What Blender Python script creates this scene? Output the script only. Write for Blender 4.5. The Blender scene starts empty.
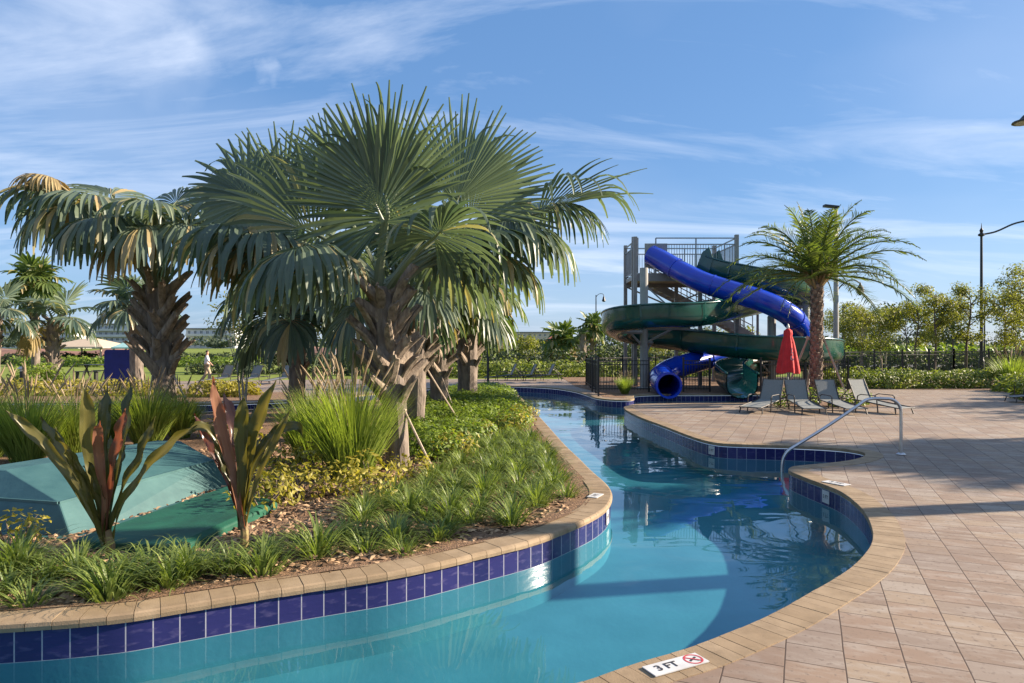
import bpy, math, random
from mathutils import Vector, Matrix, geometry, noise
V = Vector
R = math.radians
rnd = random.Random(7)
S = bpy.context.scene
C = S.collection
F, CX, HY, EYE = 683.0, 512.0, 345.0, 1.7
UP = V((0, 0, 1))

def at(px, py, Y):                       # a photo pixel at a given distance -> a point
    return V(((px-CX)/F*Y, Y, EYE-(py-HY)/F*Y))
def gp(px, py, z=0.0):                   # a photo pixel on the level z -> a point
    Y = (EYE-z)*F/(py-HY)
    return V(((px-CX)/F*Y, Y, z))

# ------------------------------------------------------------------ mesh builder
class MB:
    def __init__(s):
        s.v = []; s.f = []; s.m = []; s.t = []; s.uv = {}
    def add(s, vs, fs, m=0, t=0.5):
        b = len(s.v)
        s.v.extend(V(p) for p in vs)
        for f in fs:
            s.f.append(tuple(b+i for i in f)); s.m.append(m); s.t.append(t)
        return b
    def box(s, c, size, rz=0.0, m=0, t=0.5, M=None):
        x, y, z = size[0]/2, size[1]/2, size[2]/2
        vs = [V((a*x, b*y, d*z)) for d in (-1, 1) for b in (-1, 1) for a in (-1, 1)]
        M = M or Matrix.Rotation(rz, 3, 'Z')
        s.add([M @ p + V(c) for p in vs], [(0,2,3,1),(4,5,7,6),(0,1,5,4),(2,6,7,3),(0,4,6,2),(1,3,7,5)], m, t)
    def bar(s, a, b, w, h, m=0, t=0.5, up=UP):
        a, b = V(a), V(b); d = (b-a)
        L = d.length; d.normalize()
        x = d.cross(up)
        if x.length < 1e-4: x = d.cross(V((0,1,0)))
        x.normalize(); z = x.cross(d)
        M = Matrix((x, d, z)).transposed()
        s.box((a+b)/2, (w, L, h), m=m, t=t, M=M)
    def tube(s, pts, r, n=8, m=0, t=0.5, cap=True, flat=1.0, up=UP):
        pts = [V(p) for p in pts]; k = len(pts)
        rr = r if isinstance(r, (list, tuple)) else [r]*k
        tt = t if isinstance(t, (list, tuple)) else None
        vs = []; X = None
        for i, p in enumerate(pts):
            d = (pts[min(i+1, k-1)]-pts[max(i-1, 0)]).normalized()
            if X is None:
                X = d.cross(up)
                if X.length < 1e-3: X = d.cross(V((0, 1, 0)))
            X = (X - d*X.dot(d)).normalized()
            Z = X.cross(d)
            for j in range(n):
                a = 2*math.pi*j/n
                vs.append(p + X*math.cos(a)*rr[i] + Z*math.sin(a)*rr[i]*flat)
        fs = [(i*n+j, i*n+(j+1) % n, (i+1)*n+(j+1) % n, (i+1)*n+j) for i in range(k-1) for j in range(n)]
        if cap: fs += [tuple(range(n-1, -1, -1)), tuple((k-1)*n+j for j in range(n))]
        b = len(s.f)
        s.add(vs, fs, m, 0.5 if tt else t)
        if tt:
            for i in range(k-1):
                for j in range(n): s.t[b+i*n+j] = tt[i]
    def lathe(s, prof, c=(0,0,0), n=16, m=0, t=0.5):
        c = V(c); k = len(prof)
        vs = [c+V((r*math.cos(2*math.pi*j/n), r*math.sin(2*math.pi*j/n), z)) for r, z in prof for j in range(n)]
        fs = [(i*n+j, i*n+(j+1) % n, (i+1)*n+(j+1) % n, (i+1)*n+j) for i in range(k-1) for j in range(n)]
        fs += [tuple(range(n-1, -1, -1)), tuple((k-1)*n+j for j in range(n))]
        s.add(vs, fs, m, t)
    def poly(s, loops, z, m=0, t=0.5):
        ls = [[V((p[0], p[1], z)) for p in l] for l in loops]
        fl = [p for l in ls for p in l]
        tr = geometry.tessellate_polygon(ls)
        out = []
        for a in tr:
            n = (fl[a[1]]-fl[a[0]]).cross(fl[a[2]]-fl[a[0]])
            if abs(n.z) < 1e-9: continue
            out.append(tuple(a) if n.z > 0 else (a[0], a[2], a[1]))
        s.add(fl, out, m, t)
    def build(s, name, mats, parent=None, smooth=False, off=None, uvf=None):
        me = bpy.data.meshes.new(name)
        o_ = V(off) if off is not None else V((0, 0, 0))
        me.from_pydata([p-o_ for p in s.v], [], s.f)
        if not isinstance(mats, (list, tuple)): mats = [mats]
        for m in mats: me.materials.append(m)
        me.polygons.foreach_set('material_index', s.m)
        if smooth: me.polygons.foreach_set('use_smooth', [True]*len(s.f))
        a = me.attributes.new('tint', 'FLOAT', 'FACE'); a.data.foreach_set('value', s.t)
        if uvf or s.uv:
            ul = me.uv_layers.new(name='UVMap')
            for lp in me.loops:
                ul.data[lp.index].uv = uvf(s.v[lp.vertex_index]) if uvf else s.uv.get(lp.vertex_index, (0, 0))
        me.update()
        o = bpy.data.objects.new(name, me); C.objects.link(o)
        if parent: o.parent = parent
        return o

def tag(o, label=None, cat=None, group=None, kind=None):
    if label: o['label'] = label
    if cat: o['category'] = cat
    if group: o['group'] = group
    if kind: o['kind'] = kind
    return o
def thing(name, label, cat, loc=(0,0,0), rz=0.0, group=None):
    o = bpy.data.objects.new(name, None); C.objects.link(o)
    o.empty_display_size = .2
    o.location = loc; o.rotation_euler = (0, 0, rz)
    return tag(o, label, cat, group)
def kids(o): return [c for c in bpy.data.objects if c.parent == o]
def dup(root, loc, rz=0.0, label=None, group=None, sc=1.0):
    r = root.copy(); C.objects.link(r)
    r.location = loc; r.rotation_euler = (0, 0, rz); r.scale = root.scale*sc
    if label: r['label'] = label
    if group: r['group'] = group
    for ch in list(root.children):
        c = ch.copy(); C.objects.link(c); c.parent = r
        for g in ch.children:
            d = g.copy(); C.objects.link(d); d.parent = c
    return r

# ------------------------------------------------------------------ materials
def nt(name):
    m = bpy.data.materials.new(name); m.use_nodes = True
    t = m.node_tree; t.nodes.clear()
    out = t.nodes.new('ShaderNodeOutputMaterial')
    return m, t, out
def N(t, typ, **kw):
    n = t.nodes.new('ShaderNode'+typ)
    for k, v in kw.items():
        if k.startswith('i_'): n.inputs[k[2:].replace('_', ' ')].default_value = v
        else: setattr(n, k, v)
    return n
def rgba(c): return (c[0], c[1], c[2], 1)
def mixc(t, fac, a, b, mode='MIX'):
    n = t.nodes.new('ShaderNodeMix'); n.data_type = 'RGBA'; n.blend_type = mode
    for sock, v in ((n.inputs[0], fac), (n.inputs[6], a), (n.inputs[7], b)):
        if hasattr(v, 'links'): t.links.new(v, sock)
        elif isinstance(v, (int, float)): sock.default_value = v
        else: sock.default_value = rgba(v)
    return n.outputs[2]
def ramp(t, src, p0, p1):
    n = N(t, 'MapRange'); n.inputs[1].default_value = p0; n.inputs[2].default_value = p1
    t.links.new(src, n.inputs[0]); return n.outputs[0]

def mat(name, c1, c2=None, scale=6, rough=.6, bump=0.0, bscale=40, metal=0.0, spec=.4, lo=.35, hi=.65, stretch=None, coat=0):
    m, t, out = nt(name)
    b = N(t, 'BsdfPrincipled'); b.inputs['Roughness'].default_value = rough
    b.inputs['Metallic'].default_value = metal; b.inputs['Specular IOR Level'].default_value = spec
    b.inputs['Coat Weight'].default_value = coat
    tc = N(t, 'TexCoord'); mp = N(t, 'Mapping')
    t.links.new(tc.outputs['Object'], mp.inputs[0])
    if stretch: mp.inputs['Scale'].default_value = stretch
    c2 = c2 or tuple(x*.8 for x in c1)
    n = N(t, 'TexNoise'); n.inputs['Scale'].default_value = scale; n.inputs['Detail'].default_value = 6
    t.links.new(mp.outputs[0], n.inputs['Vector'])
    f = ramp(t, n.outputs['Fac'], lo, hi)
    t.links.new(mixc(t, f, c1, c2), b.inputs['Base Color'])
    if bump:
        n2 = N(t, 'TexNoise'); n2.inputs['Scale'].default_value = bscale; n2.inputs['Detail'].default_value = 5
        t.links.new(mp.outputs[0], n2.inputs['Vector'])
        bp = N(t, 'Bump'); bp.inputs['Strength'].default_value = bump; bp.inputs['Distance'].default_value = .02
        t.links.new(n2.outputs['Fac'], bp.inputs['Height']); t.links.new(bp.outputs[0], b.inputs['Normal'])
    t.links.new(b.outputs[0], out.inputs[0])
    return m

def foliage(name, c1, c2, trans=.35, rough=.45, tc=None, spec=.4):
    m, t, out = nt(name)
    at_ = N(t, 'Attribute', attribute_name='tint')
    col = mixc(t, at_.outputs['Fac'], c1, c2)
    col = mixc(t, ramp(t, at_.outputs['Fac'], 1.05, 1.9), col, (.36,.27,.13))
    b = N(t, 'BsdfPrincipled'); b.inputs['Roughness'].default_value = rough; b.inputs['Specular IOR Level'].default_value = spec
    t.links.new(col, b.inputs['Base Color'])
    tr = N(t, 'BsdfTranslucent')
    t.links.new(mixc(t, 1.0, col, tc or (1.5, 1.6, .7), 'MULTIPLY'), tr.inputs[0])
    mx = N(t, 'MixShader'); mx.inputs[0].default_value = trans
    t.links.new(b.outputs[0], mx.inputs[1]); t.links.new(tr.outputs[0], mx.inputs[2])
    t.links.new(mx.outputs[0], out.inputs[0])
    return m

M = {}
M['palm'] = foliage('palm_leaf', (.03,.062,.052), (.205,.25,.165), .30, .40, tc=(1.5,1.6,.8))
M['palm_green'] = foliage('green_palm_leaf', (.05,.09,.025), (.15,.19,.05), .35, .45)
M['palm_dead'] = foliage('dry_palm_leaf', (.22,.16,.07), (.38,.3,.15), .25, .7, tc=(1.2,1.0,.6))
M['date'] = foliage('date_palm_leaf', (.045,.085,.02), (.175,.205,.05), .36, .45)
M['grass_blade'] = foliage('fountain_grass_blade', (.09,.145,.03), (.33,.40,.085), .42, .5)
M['plume'] = foliage('grass_plume', (.3,.22,.13), (.45,.36,.24), .3, .8, tc=(1.1,1,.8))
M['liriope'] = foliage('strappy_blade', (.04,.085,.018), (.255,.31,.085), .36, .42)
M['shrub'] = foliage('shrub_leaf', (.06,.115,.02), (.27,.34,.055), .38, .45)
M['yshrub'] = foliage('yellow_leaf', (.15,.14,.02), (.42,.36,.06), .35, .5)
M['tree'] = foliage('tree_leaf', (.075,.105,.02), (.26,.245,.05), .42, .5)
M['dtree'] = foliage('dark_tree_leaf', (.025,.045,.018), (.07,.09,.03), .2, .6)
M['hedge'] = foliage('hedge_leaf', (.06,.10,.018), (.25,.28,.05), .35, .5)
M['farleaf'] = foliage('far_leaf', (.05,.075,.05), (.1,.13,.075), .2, .7)
M['cord'] = foliage('bronze_leaf', (.05,.06,.018), (.19,.165,.05), .44, .30, tc=(1.35,1.2,.5), spec=.6)
M['cordpink'] = foliage('pink_leaf', (.11,.032,.025), (.28,.14,.085), .35, .28, tc=(1.5,.9,.6), spec=.6)
M['bark'] = mat('grey_palm_bark', (.24,.195,.16), (.11,.088,.072), 9, .9, .8, 30, stretch=(1,1,.35))
M['boot'] = mat('palm_boot', (.38,.305,.23), (.14,.105,.08), 9, .85, .9, 60, lo=.3, hi=.7, stretch=(2.2,2.2,.35))
M['datebark'] = mat('date_palm_bark', (.24,.17,.12), (.09,.06,.045), 7, .9, .8, 30)
M['treebark'] = mat('tree_bark', (.17,.13,.1), (.09,.07,.055), 9, .9, .5, 30)
M['palebark'] = mat('pale_bark', (.42,.36,.28), (.25,.2,.15), 9, .8, .3, 30)
M['coping'] = mat('coping_brick', (.52,.37,.22), (.40,.27,.15), 14, .75, .25, 90)
M['mortar'] = mat('mortar', (.27,.22,.16), (.2,.16,.11), 20, .9)
M['plaster'] = mat('pool_plaster', (.185,.285,.315), (.14,.235,.265), 1.6, .7, .1, 20)
M['mulch'] = mat('mulch_soil', (.27,.16,.09), (.11,.065,.038), 18, .95, 1.0, 60, lo=.3, hi=.7)
M['chip'] = foliage('mulch_chip', (.12,.065,.035), (.50,.34,.2), 0.0, .9)
M['steel'] = mat('brushed_steel', (.55,.55,.56), (.48,.48,.49), 8, .3, metal=1.0)
M['sling'] = mat('grey_sling', (.205,.222,.218), (.18,.193,.188), 30, .8, .15, 300)
M['bronze'] = mat('bronze_frame', (.045,.04,.036), (.03,.028,.025), 20, .45)
M['black'] = mat('black_metal', (.014,.014,.015), (.02,.02,.021), 20, .4)
M['red'] = mat('red_canvas', (.62,.025,.03), (.48,.018,.022), 5, .75, .2, 25)
M['white'] = mat('white_paint', (.58,.58,.57), (.48,.48,.47), 10, .5)
M['ink'] = mat('black_ink', (.03,.03,.035), (.04,.04,.045), 10, .6)
M['redink'] = mat('red_ink', (.5,.05,.06), (.42,.05,.06), 10, .6)
M['tealgreen'] = mat('teal_fibreglass', (.006,.068,.056), (.005,.052,.045), 2, .22, coat=.4)
M['tealinner'] = mat('teal_gelcoat', (.03,.19,.15), (.02,.15,.12), 2, .25, coat=.4)
M['blue'] = mat('blue_fibreglass', (.006,.045,.48), (.005,.034,.39), 2, .2, coat=.5)
M['greysteel'] = mat('grey_painted_steel', (.33,.33,.31), (.27,.27,.25), 4, .5)
M['brownsteel'] = mat('brown_painted_steel', (.27,.25,.235), (.22,.205,.19), 4, .5)
M['galv'] = mat('galvanised_rail', (.26,.27,.28), (.2,.21,.22), 9, .4, metal=.6)
M['canestem'] = mat('cane_stem', (.24,.19,.07), (.16,.10,.05), 25, .6, .2, 60)
M['wood'] = mat('stake_wood', (.46,.38,.30), (.33,.26,.2), 12, .8, .2, 50)
M['boxteal'] = mat('weathered_teal_cover', (.050,.128,.130), (.024,.08,.088), 4, .6, .08, 30, lo=.3, hi=.75)
M['lid'] = mat('green_lid', (.014,.105,.062), (.008,.055,.036), 4, .55, .1, 30, lo=.3, hi=.7)
M['wallwhite'] = mat('white_stucco', (.8,.8,.78), (.74,.74,.72), 2, .8)
M['wallgrey'] = mat('grey_stucco', (.55,.56,.58), (.48,.49,.51), 2, .8)
M['walltan'] = mat('tan_stucco', (.5,.43,.39), (.44,.38,.34), 2, .8)
M['glass'] = mat('window_glass', (.05,.07,.09), (.06,.08,.1), 2, .1, spec=.8)
M['roofgrey'] = mat('grey_roof', (.18,.17,.17), (.14,.13,.13), 2, .8)
M['roofred'] = mat('red_roof', (.36,.10,.07), (.28,.08,.06), 2, .8)
M['tancanvas'] = mat('tan_canvas', (.50,.40,.29), (.45,.36,.26), 4, .8)
M['aquacanvas'] = mat('aqua_canvas', (.35,.58,.55), (.3,.5,.48), 4, .8)
M['bluecloth'] = mat('navy_panel', (.012,.02,.17), (.01,.016,.13), 4, .7)
M['dirt'] = mat('red_earth', (.25,.13,.09), (.16,.085,.06), .7, .95, .5, 3)
M['asphalt'] = mat('asphalt', (.14,.14,.145), (.11,.11,.115), 1, .9)
M['lamp'] = mat('lamp_glass', (.5,.5,.48), (.45,.45,.42), 4, .3)
M['skin'] = mat('skin', (.42,.25,.17), (.38,.22,.15), 8, .6)
M['shirt'] = mat('white_shirt', (.68,.70,.74), (.6,.62,.66), 8, .8)
M['trousers'] = mat('tan_trousers', (.42,.33,.22), (.36,.28,.19), 8, .8)
M['hair'] = mat('dark_hair', (.02,.016,.013), (.03,.024,.02), 20, .6)

def grass_ground():
    m, t, out = nt('lawn')
    b = N(t, 'BsdfPrincipled'); b.inputs['Roughness'].default_value = .9; b.inputs['Specular IOR Level'].default_value = .1
    tc = N(t, 'TexCoord')
    n1 = N(t, 'TexNoise'); n1.inputs['Scale'].default_value = .15; n1.inputs['Detail'].default_value = 8
    n2 = N(t, 'TexNoise'); n2.inputs['Scale'].default_value = 4; n2.inputs['Detail'].default_value = 6
    for n in (n1, n2): t.links.new(tc.outputs['Object'], n.inputs['Vector'])
    c = mixc(t, ramp(t, n1.outputs[0], .35, .65), (.17,.21,.04), (.10,.16,.03))
    c = mixc(t, ramp(t, n2.outputs[0], .3, .7), c, (.20,.23,.05))
    t.links.new(c, b.inputs['Base Color'])
    bp = N(t, 'Bump'); bp.inputs['Strength'].default_value = .6; bp.inputs['Distance'].default_value = .05
    t.links.new(n2.outputs[0], bp.inputs['Height']); t.links.new(bp.outputs[0], b.inputs['Normal'])
    t.links.new(b.outputs[0], out.inputs[0]); return m
M['lawn'] = grass_ground()

def pavers():
    m, t, out = nt('deck_pavers')
    b = N(t, 'BsdfPrincipled'); b.inputs['Roughness'].default_value = .7; b.inputs['Specular IOR Level'].default_value = .3
    uv = N(t, 'UVMap')
    br = N(t, 'TexBrick'); br.offset = .37; br.offset_frequency = 2; br.squash = 1.0
    br.inputs['Color1'].default_value = (0,0,0,1); br.inputs['Color2'].default_value = (1,1,1,1); br.inputs['Mortar'].default_value = (.5,.5,.5,1)
    br.inputs['Scale'].default_value = 1; br.inputs['Mortar Size'].default_value = .0045; br.inputs['Mortar Smooth'].default_value = .25
    br.inputs['Brick Width'].default_value = .234; br.inputs['Row Height'].default_value = .296
    br.inputs['Bias'].default_value = 0
    wn = N(t, 'TexNoise'); wn.inputs['Scale'].default_value = 2.2
    wm = N(t, 'VectorMath', operation='MULTIPLY_ADD'); wm.inputs[1].default_value = (.012,.012,0); 
    t.links.new(uv.outputs[0], wn.inputs['Vector']); t.links.new(wn.outputs['Color'], wm.inputs[0]); t.links.new(uv.outputs[0], wm.inputs[2])
    t.links.new(wm.outputs[0], br.inputs['Vector'])
    sep = N(t, 'SeparateColor'); t.links.new(br.outputs['Color'], sep.inputs[0])
    cr = N(t, 'ValToRGB'); e = cr.color_ramp.elements
    e[0].position = 0; e[0].color = (.205,.150,.110,1); e[1].position = 1; e[1].color = (.295,.245,.195,1)
    for p, c in ((.28, (.240,.168,.120)), (.52, (.272,.205,.142)), (.76, (.222,.172,.136))):
        q = cr.color_ramp.elements.new(p); q.color = rgba(c)
    t.links.new(sep.outputs[0], cr.inputs[0])
    n1 = N(t, 'TexNoise'); n1.inputs['Scale'].default_value = 6; n1.inputs['Detail'].default_value = 8; n1.inputs['Roughness'].default_value = .65
    mpn = N(t, 'Mapping'); mpn.inputs['Scale'].default_value = (1.6,.55,1); mpn.inputs['Rotation'].default_value = (0,0,.05)
    t.links.new(uv.outputs[0], mpn.inputs[0]); t.links.new(mpn.outputs[0], n1.inputs['Vector'])
    c = mixc(t, ramp(t, n1.outputs[0], .47, .72), cr.outputs[0], (.330,.285,.238))
    n3 = N(t, 'TexNoise'); n3.inputs['Scale'].default_value = .8; n3.inputs['Detail'].default_value = 5
    t.links.new(uv.outputs[0], n3.inputs['Vector'])
    c = mixc(t, ramp(t, n3.outputs[0], .5, .8), c, (.175,.125,.095))
    n5 = N(t, 'TexNoise'); n5.inputs['Scale'].default_value = 28; n5.inputs['Detail'].default_value = 4; t.links.new(uv.outputs[0], n5.inputs['Vector'])
    c = mixc(t, ramp(t, n5.outputs[0], .58, .72), c, (.15,.112,.085))
    c = mixc(t, br.outputs['Fac'], c, (0.067,0.044,0.032))
    t.links.new(c, b.inputs['Base Color'])
    inv = N(t, 'Math', operation='MULTIPLY_ADD'); inv.inputs[1].default_value = -1; inv.inputs[2].default_value = 1
    t.links.new(br.outputs['Fac'], inv.inputs[0])
    n2 = N(t, 'TexNoise'); n2.inputs['Scale'].default_value = 90; t.links.new(uv.outputs[0], n2.inputs['Vector'])
    ad = N(t, 'Math', operation='MULTIPLY_ADD'); ad.inputs[1].default_value = .15
    t.links.new(n2.outputs[0], ad.inputs[0]); t.links.new(inv.outputs[0], ad.inputs[2])
    bp = N(t, 'Bump'); bp.inputs['Strength'].default_value = .5; bp.inputs['Distance'].default_value = .008
    t.links.new(ad.outputs[0], bp.inputs['Height']); t.links.new(bp.outputs[0], b.inputs['Normal'])
    t.links.new(b.outputs[0], out.inputs[0]); return m
M['pavers'] = pavers()

def tiles():
    m, t, out = nt('cobalt_tile')
    b = N(t, 'BsdfPrincipled'); b.inputs['Roughness'].default_value = .22; b.inputs['Specular IOR Level'].default_value = .3
    uv = N(t, 'UVMap')
    br = N(t, 'TexBrick'); br.offset = 0
    br.inputs['Color1'].default_value = (.016,.018,.085,1); br.inputs['Color2'].default_value = (.028,.027,.12,1); br.inputs['Mortar'].default_value = (.33,.33,.38,1)
    br.inputs['Scale'].default_value = 1; br.inputs['Mortar Size'].default_value = .004; br.inputs['Mortar Smooth'].default_value = .1
    br.inputs['Brick Width'].default_value = .155; br.inputs['Row Height'].default_value = .196
    t.links.new(uv.outputs[0], br.inputs['Vector'])
    n = N(t, 'TexNoise'); n.inputs['Scale'].default_value = 9; n.inputs['Detail'].default_value = 6
    mp = N(t, 'Mapping'); mp.inputs['Scale'].default_value = (1,3,1); t.links.new(uv.outputs[0], mp.inputs[0]); t.links.new(mp.outputs[0], n.inputs['Vector'])
    c = mixc(t, ramp(t, n.outputs[0], .55, .9), br.outputs['Color'], (.12,.105,.22))
    t.links.new(c, b.inputs['Base Color'])
    bp = N(t, 'Bump'); bp.inputs['Strength'].default_value = .25; bp.inputs['Distance'].default_value = .01
    t.links.new(n.outputs[0], bp.inputs['Height']); t.links.new(bp.outputs[0], b.inputs['Normal'])
    t.links.new(b.outputs[0], out.inputs[0]); return m
M['tile'] = tiles()

def water():
    m, t, out = nt('pool_water')
    tc = N(t, 'TexCoord')
    mp = N(t, 'Mapping'); mp.inputs['Rotation'].default_value = (0,0,.25); mp.inputs['Scale'].default_value = (.75,1.15,1)
    t.links.new(tc.outputs['Object'], mp.inputs[0])
    n1 = N(t, 'TexNoise'); n1.inputs['Scale'].default_value = 1.3; n1.inputs['Detail'].default_value = 2.2; n1.inputs['Roughness'].default_value = .42; n1.inputs['Distortion'].default_value = .5
    t.links.new(mp.outputs[0], n1.inputs['Vector'])
    n3 = N(t, 'TexNoise'); n3.inputs['Scale'].default_value = .33; n3.inputs['Detail'].default_value = 2
    t.links.new(mp.outputs[0], n3.inputs['Vector'])
    mu = N(t, 'Math', operation='MULTIPLY'); t.links.new(n1.outputs[0], mu.inputs[0]); t.links.new(ramp(t, n3.outputs[0], .3, .7), mu.inputs[1])
    bp = N(t, 'Bump'); bp.inputs['Strength'].default_value = .23; bp.inputs['Distance'].default_value = .06
    t.links.new(mu.outputs[0], bp.inputs['Height'])
    ge = N(t, 'NewGeometry'); dt = N(t, 'VectorMath', operation='DOT_PRODUCT')
    t.links.new(bp.outputs[0], dt.inputs[0]); t.links.new(ge.outputs['Incoming'], dt.inputs[1])
    def mth(op, a, b_):
        q = N(t, 'Math', operation=op)
        for sk_, v in ((q.inputs[0], a), (q.inputs[1], b_)):
            if hasattr(v, 'links'): t.links.new(v, sk_)
            else: sk_.default_value = v
        return q.outputs[0]
    ab = N(t, 'Math', operation='ABSOLUTE'); t.links.new(dt.outputs['Value'], ab.inputs[0])
    fr = mth('ADD', mth('MULTIPLY', mth('POWER', mth('SUBTRACT', 1.0, ab.outputs[0]), 4.6), .975), .025)
    gl = N(t, 'BsdfGlossy'); gl.inputs['Roughness'].default_value = .015; t.links.new(bp.outputs[0], gl.inputs['Normal'])
    gl.inputs['Color'].default_value = (1,1,1,1)
    tr = N(t, 'BsdfTransparent'); tr.inputs[0].default_value = (.44,.82,.90,1)
    mx = N(t, 'MixShader'); t.links.new(fr, mx.inputs[0]); t.links.new(tr.outputs[0], mx.inputs[1]); t.links.new(gl.outputs[0], mx.inputs[2])
    t.links.new(mx.outputs[0], out.inputs[0]); return m
M['water'] = water()

# ------------------------------------------------------------------ curves
def catmull(pts, n, closed=False):
    P = [V(p) for p in pts]; k = len(P); out = []
    for i in range(k if closed else k-1):
        if closed: a, b, c, d = P[(i-1) % k], P[i], P[(i+1) % k], P[(i+2) % k]
        else: a, b, c, d = P[max(i-1, 0)], P[i], P[i+1], P[min(i+2, k-1)]
        t1 = (c-a); t2 = (d-b); L = (c-b).length
        if t1.length > 1e-6: t1 = t1.normalized()*L
        if t2.length > 1e-6: t2 = t2.normalized()*L
        for j in range(n):
            t = j/n; t_2 = t*t; t_3 = t_2*t
            out.append(b*(2*t_3-3*t_2+1)+t1*(t_3-2*t_2+t)+c*(-2*t_3+3*t_2)+t2*(t_3-t_2))
    if not closed: out.append(P[-1])
    return out
def resample(P, step, closed=True):
    Q = P+[P[0]] if closed else P
    L = [0]
    for a, b in zip(Q, Q[1:]): L.append(L[-1]+(b-a).length)
    n = max(3, round(L[-1]/step)); out = []; j = 0
    for i in range(n if closed else n+1):
        s = L[-1]*i/n
        while j < len(L)-2 and L[j+1] < s: j += 1
        f = (s-L[j])/max(1e-9, L[j+1]-L[j]); out.append(Q[j].lerp(Q[j+1], f))
    return out
def inside(p, poly):
    x, y = p[0], p[1]; c = False; j = len(poly)-1
    for i in range(len(poly)):
        a, b = poly[i], poly[j]
        if (a[1] > y) != (b[1] > y) and x < (b[0]-a[0])*(y-a[1])/(b[1]-a[1])+a[0]: c = not c
        j = i
    return c
def dist_poly(p, poly):
    p = V((p[0], p[1])); best = 1e9
    for i in range(len(poly)):
        a = V(poly[i][:2]); b = V(poly[(i+1) % len(poly)][:2]); d = b-a
        t = max(0, min(1, (p-a).dot(d)/max(1e-9, d.length_squared)))
        best = min(best, (p-a-d*t).length)
    return best

def pxs(l, z=0.0): return [gp(x, y, z).to_2d() for x, y in l]
bank = pxs([(584,683),(638.5,664),(684,651),(732,633),(775,614),(814,592),(840,577),(862,559.5),(874,540),(870,520),(859.5,505.5),(839,490.6),(809,479),(793,472.5),(789,469.5),(795,466.5),(821,464),(848,461),(862,457.5),(866,455),(862,452),(839,448.5),(794,446),(728,444),(711,442),(693,437),(664,426),(640,417),(624.5,408.5),(627,406)])
bank = [p.to_3d() for p in bank]
outer_pts = bank + [V(p+(0,)) for p in ((3.75,19.75),(5.5,19.95),(8.2,20.1),(9.0,20.5),(9.3,21.8),(8.9,23.3),(8.2,23.6),(6.5,23.55),(4.9,23.5),(4.1,22.9),(3.85,21.6),(3.55,21.15),(3.1,21.3),(2.72,22.0),(2.55,23.6),(2.2,25.6),(1.4,27.4),(-.2,28.3),(-2.2,28.0),(-4.2,25.0),(-6.0,21.6),(-8.0,20.0),(-11,19.8),(-15,20.1),(-18,18),(-19,12),(-16.5,6.5),(-11,3.4),(-5.5,2.2),(-2.2,2.35),(-.7,2.9))]
OUT = resample(catmull(outer_pts, 8, True), .08)
isl_pts = [p.to_3d() for p in pxs([(512,389),(538,415.6),(564,444.5),(578,458),(591,471),(602,480.5),(608.5,488),(610.5,493),(609.5,499),(604,507),(591,515.7),(564,527.5),(533,539),(480,552),(400,570),(312,583.5),(250,593),(176,605),(117,614),(0,623)])]
isl_pts += [V(p+(0,)) for p in ((-4.3,4.05),(-6.5,4.2),(-9.5,5.3),(-12,8),(-13,12),(-11.5,15.8),(-8.2,17.2),(-5.4,19.6),(-3.2,23.2),(-1.6,25.9),(-.6,26.9),(-.12,26.9))]
ISL = resample(catmull(isl_pts, 8, True), .08)
ZW, ZF = -.25, -.60

def structure(name, mb, m, **kw):
    o = mb.build(name, m, **kw); o['kind'] = 'structure'; return o

# ground sheet (lawn) with the pool cut out
mb = MB(); big = [V((-3000,-300,0)), V((3000,-300,0)), V((3000,4000,0)), V((-3000,4000,0))]
o3 = OUT[::3]
mb.poly([big, o3], -.03); structure('ground', mb, M['lawn'])
# deck
A23 = math.atan2(294, 683); ca, sa = math.cos(A23), math.sin(A23)
def deckuv(p): return (sa*p.x+ca*p.y, ca*p.x-sa*p.y-.197)
mb = MB(); mb.poly([[V(p+(0,)) for p in ((-34,-8),(34,-8),(34,20),(26,25),(14,27.5),(10,33),(2,34.2),(-8,34),(-20,31),(-34,31))], OUT], 0)
structure('deck', mb, M['pavers'], uvf=deckuv)
# water, floor
mb = MB(); mb.poly([OUT, ISL], ZW); structure('water', mb, M['water'])
mb = MB(); mb.poly([OUT, ISL], ZF); structure('pool_floor', mb, M['plaster'])

def wall_strip(loop, z0, z1, name, m, off=0.0, sgn=1):
    mb = MB(); u = 0; k = len(loop)
    nrm = normals(loop)
    for i in range(k+1):
        p = loop[i % k]+nrm[i % k]*off*sgn
        if i: u += (loop[i % k]-loop[(i-1) % k]).length
        b = len(mb.v); mb.v += [V((p.x, p.y, z0)), V((p.x, p.y, z1))]
        mb.uv[b] = (u, .196*2-(z1-z0)); mb.uv[b+1] = (u, .196*2)
    for i in range(k):
        mb.f.append((2*i, 2*i+2, 2*i+3, 2*i+1)); mb.m.append(0); mb.t.append(.5)
    return structure(name, mb, m, smooth=True)
def normals(loop):                     # unit normals pointing to the left of travel
    k = len(loop); out = []
    for i in range(k):
        d = loop[(i+1) % k]-loop[i-1]; out.append(V((-d.y, d.x, 0)).normalized())
    return out
def area(l): return sum(l[i].x*l[(i+1) % len(l)].y-l[(i+1) % len(l)].x*l[i].y for i in range(len(l)))/2
if area(OUT) < 0: OUT.reverse()
if area(ISL) < 0: ISL.reverse()        # both counter-clockwise: left normal points inwards
wall_strip(OUT, -.252, -.055, 'pool_tile_band', M['tile'])
wall_strip(OUT, ZF, -.252, 'pool_wall', M['plaster'])
wall_strip(ISL, -.252, -.055, 'island_tile_band', M['tile'])
wall_strip(ISL, ZF, -.252, 'island_wall', M['plaster'])

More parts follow.
